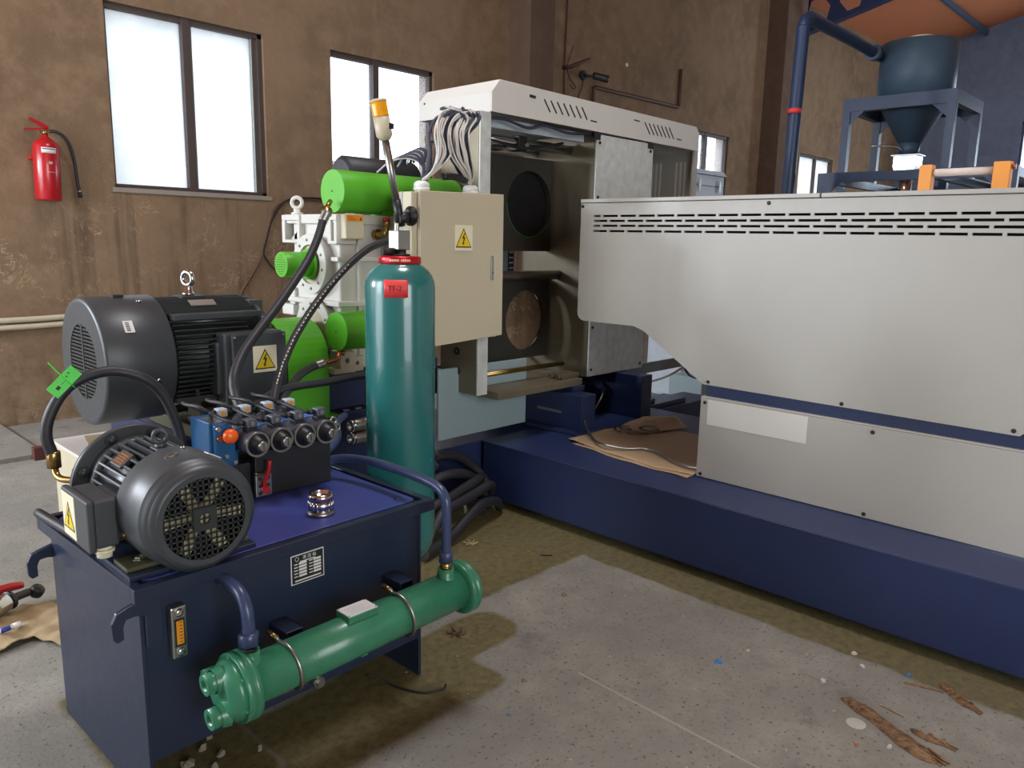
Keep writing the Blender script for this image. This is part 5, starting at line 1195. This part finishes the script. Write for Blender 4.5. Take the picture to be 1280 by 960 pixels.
t = thing('steel_pipe', 'tall dark blue pipe rising behind the white cover and turning toward the silo', 'pipe', (6.43, 3.0, 0))
m = MB(); m.tube([(6.428, 3.0, 0), (6.444, 3.0, 1.5), (6.489, 3.0, 3.10), (6.494, 3.0, 3.244), (6.522, 3.0, 3.311), (6.589, 3.0, 3.350), (6.70, 3.0, 3.355), (7.5, 3.0, 3.352), (8.27, 3.0, 3.34)], .052, 20, 8); obj('pipe', m, M['siloframe'], t)
m = MB(); m.tubew((8.02, 3.0, 3.345), (8.10, 3.0, 3.345), .075, .053, 24); obj('pipe_flange', m, M['silo'], t)
m = MB(); m.tubew((6.460, 3.0, 2.58), (6.461, 3.0, 2.62), .056, .053, 20); obj('red_tape_band', m, M['redtape'], t, label='narrow red tape')

t = thing('steel_platform', 'blue steel work platform in front of the silo legs', 'platform', (7.6, 2.4, 0))
for x in (7.0, 8.95): m = MB(); m.box(x, 1.45, 2.06, x+.06, 2.985, 2.14); obj('rail', m, M['siloframe'], t)
for y in (2.92, 2.0, 1.45): m = MB(); m.box(7.061, y, 2.06, 8.949, y+.06, 2.13); obj('rail', m, M['siloframe'], t)
for x, y in ((7.0, 2.925), (7.0, 1.45), (8.95, 2.925), (8.95, 1.45)):
    m = MB(); m.box(x, y, 0, x+.06, y+.06, 2.06); obj('leg', m, M['siloframe'], t)
    m = MB(); s_ = -1 if y > 2 else 1; yy = y if s_ < 0 else y+.06; m.prism([(yy, 2.06), (yy+s_*.16, 2.06), (yy, 1.90)], 'x', x-.011, x-.001); obj('corner_gusset', m, M['siloframe'], t)
m = MB(); m.box(7.1, 2.1, 2.131, 7.75, 2.9, 2.137); obj('deck_plate', m, M['palelight'], t)
m = MB(); m.box(7.9, 1.52, 2.131, 8.9, 1.98, 2.137); obj('deck_plate', m, M['palelight'], t)

t = thing('roller_stand', 'orange bracket stand holding a pale wrapped roller above the white cover', 'roller stand', (3.74, .95, 1.722))
for ya, yb in ((1.085, 1.135), (.795, .855)):
    m = MB(); m.prism([(ya, 1.7225), (yb, 1.7225), (yb, 1.855), (ya, 1.855)], 'x', 3.70, 3.704); m.box(3.704, ya, 1.7225, 3.75, ya+.005, 1.855); m.box(3.704, yb-.005, 1.7225, 3.75, yb, 1.855); obj('bracket', m, M['yellowsteel'], t, .0015)
m = MB(); m.cyl((3.727, .86, 1.822), (3.727, 1.083, 1.822), .016, 24); obj('roller', m, M['rollwhite'], t)
m = MB(); m.cyl((3.727, .780, 1.835), (3.727, .794, 1.835), .011, 14); obj('axle_end', m, M['copper'], t)

t = thing('control_cabinet', 'light grey electrical cabinet standing behind the press near the small window', 'cabinet', (6.9, 4.15, 0))
obj('body', MB().box(6.58, 4.0, 0, 7.17, 4.4, 2.16), M['cabinetgrey'], t, .006)
m = MB(); m.prism([(6.57, 2.161), (7.19, 2.161), (7.12, 2.20), (6.62, 2.20)], 'y', 3.98, 4.42); obj('roof', m, M['cabinetgrey'], t)
for x in (6.66, 7.04): m = MB(); m.box(x, 3.99, 2.04, x+.07, 4.0, 2.075); m.box(x+.02, 3.985, 2.0, x+.05, 3.99, 2.11); obj('latch', m, M['zinc'], t)
m = MB(); m.box(6.60, 3.997, 2.054, 7.15, 4.0, 2.060); obj('door_gap', m, M['ink'], t)

# panels seen through the press, bundled behind it
t = thing('diagram_board', 'pale panel with dark diagonal lines seen between the two black plates', 'panel', (3.82, 3.72, 1.2))
obj('board', MB().box(3.60, 3.70, 1.20, 3.80, 3.715, 1.47), M['palelight'], t)
m = MB(); m.prism([(3.64, 1.30), (3.646, 1.30), (3.75, 1.42), (3.744, 1.42)], 'y', 3.698, 3.70); obj('panel_line', m, M['ink'], t)
obj('side_strip', MB().box(3.801, 3.70, 1.20, 3.86, 3.715, 1.47), M['navy'], t)
for k in range(4): obj('white_bar', MB().box(3.812, 3.696, 1.31+.035*k, 3.85, 3.70, 1.32+.035*k), M['white'], t)
m = MB(); m.box(3.55, 3.70, .05, 3.86, 3.73, 1.199); obj('stand_leg', m, M['palelight'], t)

# ================================================================== on the wall
t = thing('fire_extinguisher', 'red fire extinguisher with a black hose hanging on the wall left of the window', 'fire extinguisher', (1.88, 6.76, 1.72))
EX = (1.905, 6.755); tl = Matrix.Translation((*EX, 1.725)) @ Matrix.Rotation(math.radians(1.5), 4, 'Y')
m = MB(tl); m.lathe([(.082, 0), (.090, .012), (.090, .40), (.078, .425), (.045, .455), (.022, .470), (.022, .487)], (0, 0, 0), (0, 0, 1), 36); obj('body', m, M['red'], t)
m = MB(tl); m.lathe([(.020, .485), (.020, .515)], (0, 0, 0), (0, 0, 1), 14); m.box(-.03, -.014, .500, .03, .014, .520); obj('valve', m, M['brass'], t)
m = MB(tl); m.prism([(.02, .515), (-.04, .512), (-.135, .505), (-.135, .515), (-.03, .530), (.02, .532)], 'y', -.010, .010); obj('carry_handle', m, M['red'], t)
m = MB(tl); m.prism([(.03, .53), (.0, .525), (-.105, .585), (-.10, .598), (-.02, .570), (.02, .55)], 'y', -.010, .010); obj('squeeze_lever', m, M['red'], t)
m = MB(tl); m.tube([(.02, 0, .512), (.07, -.01, .515), (.13, -.01, .48), (.175, 0, .40), (.20, .01, .28), (.215, .02, .15), (.228, .02, .06)], .0125, 12, 6); h = obj('hose', m, M['rubber'], t)
m = MB(tl); m.cyl((.227, .02, .08), (.230, .02, .04), .016, 12); obj('nozzle', m, M['black'], h)
m = MB(tl); m.tubew((.2255, .02, .095), (.2275, .02, .083), .0155, .0125, 14); obj('nozzle_ring', m, M['zinc'], h)
def curved(T, cx_, R, z0, z1, a0, a1, th=.001):
    m = MB(T); n = 10; rows_ = []
    for i in range(n+1):
        a = math.radians(a0+(a1-a0)*i/n); rows_.append([m._v((r*math.cos(a), r*math.sin(a), z)) for r, z in ((R+.0002, z0), (R+th, z0), (R+th, z1), (R+.0002, z1))])
    for i in range(n):
        for k in range(4): m.face([rows_[i][k], rows_[i+1][k], rows_[i+1][(k+1) % 4], rows_[i][(k+1) % 4]], True)
    m.face(rows_[0]); m.face(rows_[-1]); return m
obj('label', curved(tl, 0, .0905, .345, .385, -125, -60), M['paper'], t); obj('label_text', curved(tl, 0, .0917, .372, .378, -122, -64), M['ink'], t)
obj('emblem', curved(tl, 0, .0905, .265, .285, -95, -80), M['debris_white'], t)
obj('label_text', curved(tl, 0, .0905, .205, .209, -100, -70), M['debris_white'], t)
m = MB(tl); m.box(-.10, .02, .30, -.02, .094, .33); obj('wall_bracket', m, M['red'], t)

t = thing('security_camera', 'small dark bullet camera on a round base fixed to the brown wall', 'security camera', (8.4, 6.72, 3.6))
m = MB(); m.cyl((8.36, 6.848, 3.655), (8.36, 6.80, 3.655), .060, 24, ch=.006); obj('base', m, M['motordark'], t)
m = MB(); m.tube([(8.36, 6.80, 3.65), (8.38, 6.74, 3.64), (8.44, 6.70, 3.635)], .016, 10, 3); obj('arm', m, M['motordark'], t)
m = MB(); m.lathe([(.035, 0), (.045, .01), (.045, .17), (.050, .175), (.050, .215)], (8.43, 6.71, 3.650), (.85, -.42, -.14), 24); obj('body', m, M['motordark'], t)
m = MB(); m.lathe([(.044, 0), (.044, .002)], Vector((8.43, 6.71, 3.650))+Vector((.85, -.42, -.14)).normalized()*.2155, (.85, -.42, -.14), 24); obj('lens_window', m, M['ink'], t)
m = MB(); m.tube([(8.37, 6.83, 3.59), (8.36, 6.835, 3.50), (8.31, 6.84, 3.40), (8.28, 6.84, 3.28)], .006, 6, 4); obj('lead', m, M['ink'], t)
t = thing('wall_conduit', 'rusty brown conduit stepping along the wall above the white canopy', 'conduit', (9.6, 6.82, 3.3))
m = MB(); m.tube([(8.60, 6.825, 3.2), (8.60, 6.825, 3.50), (8.605, 6.825, 3.53), (8.64, 6.825, 3.545), (10.68, 6.825, 3.555), (10.71, 6.825, 3.58), (10.71, 6.825, 3.62), (10.71, 6.825, 4.11)], .024, 10, 1); obj('pipe', m, M['pipebrown'], t)
solo('wall_socket_pipe', MB().tube([(7.98, 6.845, 3.69), (8.0, 6.76, 3.69), (8.22, 6.60, 3.80)], .026, 10, 1), M['pipebrown'], 'short brown pipe stub pointing out of the wall left of the security camera', 'pipe')
solo('wall_wire', MB().tube([(8.03, 6.84, 5.6), (8.02, 6.84, 4.5), (8.0, 6.84, 3.75), (8.02, 6.84, 3.2)], .013, 6, 3), M['pipebrown'], 'brown wire running straight down the wall beside the dark pilaster', 'wire')
solo('wall_wire', MB().tube([(8.16, 6.84, 3.98), (8.08, 6.83, 3.82), (8.03, 6.82, 3.70), (8.10, 6.83, 3.58), (8.22, 6.83, 3.50), (8.20, 6.84, 3.46), (8.12, 6.84, 3.50)], .006, 6, 4), M['pipebrown'], 'thin loose wire curling around the pipe stub on the wall', 'wire')
solo('wall_plug', MB().lathe([(.028, 0), (.028, .012), (.02, .018), (0, .02)], (9.34, 6.849, 3.95), (0, -1, 0), 16), M['signcream'], 'tiny pale round plug in the brown wall right of the camera', 'wall plug')
for z, lb in ((.823, 'upper of two cream pipes running low along the wall behind the big motor'), (.768, 'lower of two cream pipes running low along the wall behind the big motor')):
    solo('wall_pipe', MB().tube([(-1.0, 6.81, z-.02), (.8, 6.81, z-.01), (1.5, 6.81, z), (1.75, 6.81, z+.002), (2.15, 6.81, z+.012), (2.6, 6.81, z+.02)], .022, 12, 4), M['boxcream'], lb, 'pipe')
solo('wall_cable', MB().tube([(4.6, 6.835, 1.83), (4.38, 6.835, 1.845), (4.112, 6.835, 1.845), (3.95, 6.835, 1.82), (3.835, 6.835, 1.732), (3.769, 6.835, 1.530), (3.694, 6.835, 1.306), (3.58, 6.835, 1.121), (3.478, 6.835, .975), (3.40, 6.835, .80)], .009, 6, 5), M['pipebrown'], 'brown cable sagging from the window sill down the wall toward the big motor', 'cable')
solo('wall_cable', MB().tube([(4.4, 6.83, 1.87), (4.1, 6.83, 1.86), (3.938, 6.83, 1.811), (3.806, 6.83, 1.642), (3.741, 6.83, 1.455), (3.711, 6.83, 1.321), (3.829, 6.83, 1.170), (4.0, 6.83, 1.10)], .008, 6, 5), M['ink'], 'black cable looping down the wall behind the small green shaft cover', 'cable')

# ================================================================== cardboard and bits on the base
def sheet_z(name, poly, z0, hfun, mt, parent=None, th=.004):
    bm = bmesh.new(); n = len(poly)
    xs = [p[0] for p in poly]; ys = [p[1] for p in poly]
    f = bm.faces.new([bm.verts.new((x, y, 0)) for x, y in poly])
    bmesh.ops.triangulate(bm, faces=[f])
    for _ in range(4):
        bmesh.ops.subdivide_edges(bm, edges=[e for e in bm.edges if e.calc_length() > .035], cuts=1)
        bmesh.ops.triangulate(bm, faces=bm.faces[:])
    for v in bm.verts: v.co.z = z0+hfun(v.co.x, v.co.y)
    m = MB(); m.bm.free(); m.bm = bm
    o = obj(name, m, mt, parent)
    for p in o.data.polygons: p.use_smooth = True
    s = o.modifiers.new('thick', 'SOLIDIFY'); s.thickness = th; s.offset = 1
    return o
bz = BZ+.005
t = thing('cardboard', 'flattened brown cardboard with a round black logo lying on the blue base', 'cardboard', (3.7, 2.4, bz))
c1 = sheet_z('sheet', [(3.28, 1.895), (3.26, 2.1), (3.30, 2.45), (3.36, 2.755), (3.50, 2.74), (3.72, 2.76), (3.90, 2.70), (4.02, 2.52), (4.02, 2.15), (3.95, 1.895)], bz+.004, lambda x, y: .004+.003*math.sin(x*9+y*3)+.002*math.sin(y*17), M['carton'], t)
c2 = sheet_z('flap', [(3.70, 2.70), (3.95, 2.76), (4.14, 2.775), (4.26, 2.60), (4.10, 2.42), (3.86, 2.50)], bz+.0165, lambda x, y: .001+max(0, x-4.1)*.10+.001*math.sin(y*13+x*7), M['carton'], t)
c3 = sheet_z('sheet', [(3.24, 1.90), (3.25, 2.3), (3.33, 2.70), (3.40, 2.66), (3.34, 2.2), (3.33, 1.9)], bz, lambda x, y: 0.001+.002*math.sin(y*23), M['carton'], t, .003)
lz = bz+.026
def lg(name, pts, w_):
    m = MB(); m.tube([(x, y, lz+.004) for x, y in pts], w_, 6, 6)
    for v in m.bm.verts: v.co.z = lz+(v.co.z-lz-.004)*.1+.002
    obj(name, m, M['ink'], t)
cx_, cy_ = 3.79, 2.59
lg('logo_arc', [(cx_+.125*math.cos(a), cy_+.125*math.sin(a)) for a in [math.radians(x) for x in range(120, 175, 9)]], .008)
lg('logo_arc', [(cx_+.125*math.cos(a), cy_+.125*math.sin(a)) for a in [math.radians(x) for x in range(190, 262, 9)]], .010)
Xc = (.69, -.72, 0); Yc = (.72, .69, 0)
text('logo_letter', 'S', .19, (cx_-.03, cy_+.055, lz+.003), (Xc, Yc), M['ink'], t)
text('logo_letter', 'G', .19, (cx_+.07, cy_-.05, lz+.003), (Xc, Yc), M['ink'], t)
text('logo_caption', 'IIIIIIII', .04, (cx_+.24, cy_+.06, lz+.004), (Xc, Yc), M['ink'], t)
solo('steel_conduit', MB().tube([(3.60, 2.84, .46), (3.52, 2.76, .43), (3.40, 2.60, bz+.026), (3.345, 2.50, bz+.036), (3.37, 2.40, bz+.026), (3.46, 2.30, bz+.027), (3.44, 2.18, bz+.027), (3.37, 2.05, bz+.026), (3.345, 1.93, bz+.024), (3.40, 1.82, bz+.024)], .0075, 10, 6), M['zinc'], 'thin silver flexible conduit snaking over the flattened cardboard', 'conduit')
solo('floor_cable', MB().tube([(3.74, 2.99, .46), (3.85, 2.97, .44), (3.95, 3.0, .47), (4.02, 3.02, .52), (4.06, 3.06, .55)], .006, 8, 5), M['zinc'], 'silver cable curving between the two blue feet of the press', 'cable')
t = thing('grey_rod', 'short silver rod under the press housing between the blue feet', 'rod', (3.8, 3.1, .56))
obj('shaft', MB().cyl((3.72, 3.15, .585), (4.05, 3.15, .585), .014, 14), M['zinc'], t)
solo('black_cable', MB().tube([(4.3, 2.98, 1.06), (4.42, 2.96, 1.0), (4.60, 2.94, .955), (4.8, 2.92, .955), (5.0, 2.9, .99)], .008, 8, 5), M['black'], 'black cable hanging below the slanted edge of the white cover', 'cable')
solo('black_cable', MB().tube([(5.0, 3.1, .78), (5.1, 3.1, .64), (5.25, 3.12, .50), (5.5, 3.14, .44), (5.75, 3.16, .47), (5.9, 3.2, .55)], .009, 8, 5), M['black'], 'black cable looping down to the floor behind the slanted cover edge', 'cable')
solo('pale_cable', MB().tube([(4.5, 3.28, .50), (4.8, 3.26, .46), (5.15, 3.25, .48), (5.4, 3.24, .54)], .009, 8, 5), M['cablewhite'], 'pale cable drooping over the low blue side rail', 'cable')
# pale scuffs worn into the base edge
t = thing('blue_step', 'low dark box standing on the floor behind the press side rail', 'box', (7.0, 4.2, 0))
obj('body', MB().box(6.3, 3.6, 0, 6.56, 3.95, .28), M['palelight'], t, .004)

# ================================================================== floor clutter
def splinter(name, label, A, B, w_, h, seed, mt='wood'):
    rr = random.Random(seed); A, B = Vector(A), Vector(B); d = (B-A); L = d.length; d.normalize(); s_ = Vector((-d.y, d.x, 0))
    m = MB(); n = 14; rings = []
    for i in range(n+1):
        u = i/n; env = (min(1, u*5+.25))*(min(1, (1-u)*6+.3)); ww = w_*env*(.85+.3*rr.random()); hh = h*env*(.8+.4*rr.random()); off = s_*w_*.35*math.sin(u*4+seed)
        c = A+d*(L*u)+off
        rings.append([m._v(c+s_*a*ww+Vector((0, 0, b*hh))) for a, b in ((-.5, .05), (-.38, .55), (-.15, .75+.3*rr.random()), (.08, .6), (.25, 1.0*rr.random()+.2), (.42, .5), (.5, .05))])
    for i in range(n):
        for k in range(7): m.face([rings[i][k], rings[i][(k+1) % 7], rings[i+1][(k+1) % 7], rings[i+1][k]])
    m.face(rings[0]); m.face(rings[-1][::-1])
    for k in range(3):      # frayed ends
        q = B+s_*w_*(-.3+.3*k); m.prism
        m.tube([q-d*.05+Vector((0, 0, h*.3)), q+d*(.012+.012*rr.random())+Vector((0, 0, .003))], h*.16, 5, 1)
    return solo(name, m, M[mt], label, 'wood piece')
splinter('wood_splinter', 'long splintered dark brown wood strip on the floor at the lower right', (2.490, .830, 0), (2.385, .490, 0), .052, .028, 1)
splinter('wood_splinter', 'short tan wood chip right of the thin twig near the blue base', (2.842, .622, 0), (2.757, .480, 0), .028, .018, 2)
splinter('wood_splinter', 'short brown wood chip lying right of the long splintered strip', (2.490, .606, 0), (2.482, .490, 0), .024, .016, 3)
splinter('wood_splinter', 'thin twig-like wood splinter beside the tan chip near the blue base', (2.762, .713, 0), (2.790, .612, 0), .010, .006, 4)
splinter('wood_splinter', 'tiny flat wood sliver right of the round white scrap', (2.56, .72, 0), (2.545, .66, 0), .006, .003, 5)
def scrap(name, label, x, y, r, mt, cat, seed, n=7, h=.006, fold=.4):
    rr = random.Random(seed); m = MB(); c = m._v((x, y, h*fold)); top = []
    for i in range(n):
        a = 2*PI*i/n; q = r*(.6+.5*rr.random()); top.append(m._v((x+q*math.cos(a), y+q*math.sin(a)*.75, h*rr.random()+.0006)))
    bot = [m._v((v.co.x, v.co.y, 0)) for v in top]
    for i in range(n): j = (i+1) % n; m.face([c, top[i], top[j]]); m.face([top[i], bot[i], bot[j], top[j]])
    m.face(bot[::-1]); return solo(name, m, M[mt], label, cat)
scrap('plastic_scrap', 'blue plastic scrap lying alone on the middle of the grey floor', 2.413, 1.236, .022, 'debris_blue', 'scrap', 1)
scrap('paper_scrap', 'small white scrap right of the blue plastic scrap', 2.566, 1.198, .009, 'debris_white', 'scrap', 2)
scrap('paper_scrap', 'white crumpled scrap with a dark spot in the middle right of the floor', 2.564, .915, .016, 'debris_white', 'scrap', 3, 7, .012, .9)
m = MB(); m.lathe([(.030, 0), (.031, .002), (.028, .003), (0, .0035)], (2.397, .738, 0), (0, 0, 1), 20)
solo('paper_disc', m, M['debris_white'], 'round white disc on the floor beside the long splintered strip', 'scrap')
scrap('paper_scrap', 'white crumpled scrap close to the yellow strip along the blue base', 2.841, .908, .018, 'debris_white', 'scrap', 4, 7, .010, .9)
scrap('paper_scrap', 'yellowish white scrap just below the crumpled one near the base', 2.764, .851, .013, 'debris_white', 'scrap', 5)
scrap('plastic_scrap', 'pale blue plastic scrap on the edge of the yellow strip', 2.823, .714, .013, 'debris_blue', 'scrap', 6)
scrap('reddish_scrap', 'reddish scrap on the floor left of the long splintered strip end', 2.287, .695, .012, 'debris_red', 'scrap', 7)
scrap('paper_scrap', 'small pointed white scrap below the round white disc', 2.352, .621, .012, 'debris_white', 'scrap', 8)
scrap('stone_chip', 'pale stone chip on the grey floor near the point of the yellow patch', 2.417, 1.977, .016, 'stone', 'stone', 9, 7, .012, 1)
scrap('stone_chip', 'small pale chip right of the oil cooler on the grey floor', 1.81, 1.646, .012, 'stone', 'stone', 10, 7, .010, 1)
scrap('plastic_scrap', 'tiny pale blue scrap low in the middle of the grey floor', 1.632, 1.549, .008, 'debris_blue', 'scrap', 11)
for k, (x, y, r) in enumerate(((.80, 2.02, .020), (.853, 1.96, .011), (.89, 2.0, .013), (.86, 2.06, .014), (.90, 2.10, .012), (.98, 1.94, .008))):
    scrap('stone_chip', 'crumbled stone under the front edge of the blue tank', x, y, r, 'stone', 'stone', 20+k, 8, .018, 1)['group'] = 'crumbled stones under the tank'
rr = random.Random(11)
for k in range(46):
    x = 1.5+1.3*rr.random(); y = .55+1.45*rr.random()
    scrap('floor_crumb', 'tiny crumb of grit on the open grey floor', x, y, .0035+.004*rr.random(), 'stone', 'crumb', 60+k, 5, .004, 1)['group'] = 'grit crumbs on the open floor'
for k, (x, y) in enumerate(((2.515, 2.672), (1.86, 2.05))):
    m = MB(); rr = random.Random(k+3)
    for i in range(6):
        a = i*1.05; c = Vector((x+.02*math.cos(a), y+.02*math.sin(a), .004)); m.tube([(x, y, .004), c, c+Vector((.018*math.cos(a+.6), .018*math.sin(a+.6), .006))], .004, 5, 2)
    solo('dry_leaf', m, M['sack'] if k == 0 else M['pipebrown'], ('crumpled dry leaf on the yellow patch beside the black hoses', 'dark curled leaf beside the right end of the oil cooler')[k], 'leaf')
solo('floor_wire', MB().tube([(1.40, 1.99, .05), (1.455, 1.955, .012), (1.475, 1.903, .005), (1.513, 1.830, .005), (1.575, 1.800, .005), (1.582, 1.795, .022)], .0035, 8, 5), M['ink'], 'short black wire lying on the floor under the oil cooler', 'wire')
solo('floor_wire', MB().tube([(2.66, 2.33, .004), (2.70, 2.29, .004)], .003, 6, 1), M['ink'], 'tiny black wire on the yellow patch near the blue base', 'wire')
# sack, grinder and glue stick at the far left
def hs(x, y): return .006+.012*math.sin(x*28+y*11)**2+.010*math.sin(y*31-x*14)**2
t = thing('sack', 'crumpled brown woven sack on the floor left of the blue tank', 'sack', (.6, 3.2, 0))
sheet_z('cloth', [(.40, 3.02), (.50, 3.06), (.60, 3.075), (.70, 3.10), (.755, 2.97), (.80, 2.93), (.88, 3.10), (.86, 3.30), (.82, 3.37), (.74, 3.40), (.62, 3.36), (.5, 3.30), (.40, 3.22)], .001, hs, M['sack'], t, .003)
t = thing('angle_grinder', 'red and silver power tool with a black head lying on the brown sack', 'power tool', (.70, 3.36, .02))
m = MB(); m.tube([(.50, 3.40, .075), (.60, 3.43, .085), (.70, 3.455, .085), (.76, 3.46, .080)], .024, 12, 4, rad=lambda u: .026-.012*u); obj('red_body', m, M['red'], t)
m = MB(); m.lathe([(.034, 0), (.036, .006), (.036, .075), (.034, .08)], (.612, 3.335, .060), (.85, .5, .04), 28); obj('silver_barrel', m, M['chrome'], t)
m = MB(); m.lathe([(.030, 0), (.038, .004), (.038, .014)], (.684, 3.377, .063), (.85, .5, .04), 24); obj('collar', m, M['black'], t)
m = MB(); m.lathe([(.036, -.06), (.036, 0)], (.612, 3.335, .060), (.85, .5, .04), 24); obj('rear_grip', m, M['black'], t)
m = MB(); m.tube([(.696, 3.384, .064), (.74, 3.41, .060), (.775, 3.43, .055)], .016, 12, 3); m.lathe([(.016, 0), (.028, .01), (.028, .035), (.018, .045)], (.785, 3.415, .045), (.6, .7, .2), 16); obj('head', m, M['black'], t)
t = thing('glue_stick', 'white capped blue glue stick lying on the brown sack', 'glue stick', (.65, 3.19, .025))
m = MB(); m.cyl((.600, 3.180, .038), (.655, 3.190, .038), .0095, 16); obj('tube', m, M['paper'], t)
m = MB(); m.cyl((.612, 3.182, .038), (.645, 3.188, .038), .0098, 16); obj('blue_wrap', m, mat('marker_blue', srgb(48, 56, 150), .4), t)
m = MB(); m.cyl((.655, 3.190, .038), (.682, 3.195, .038), .0112, 16); obj('cap', m, M['paper'], t)
solo('steel_block', MB().box(1.385, 5.68, 0, 1.45, 5.74, .085), M['rust'], 'small rusty red block standing at the edge of the raised strip by the wall', 'block', bevel=.004)
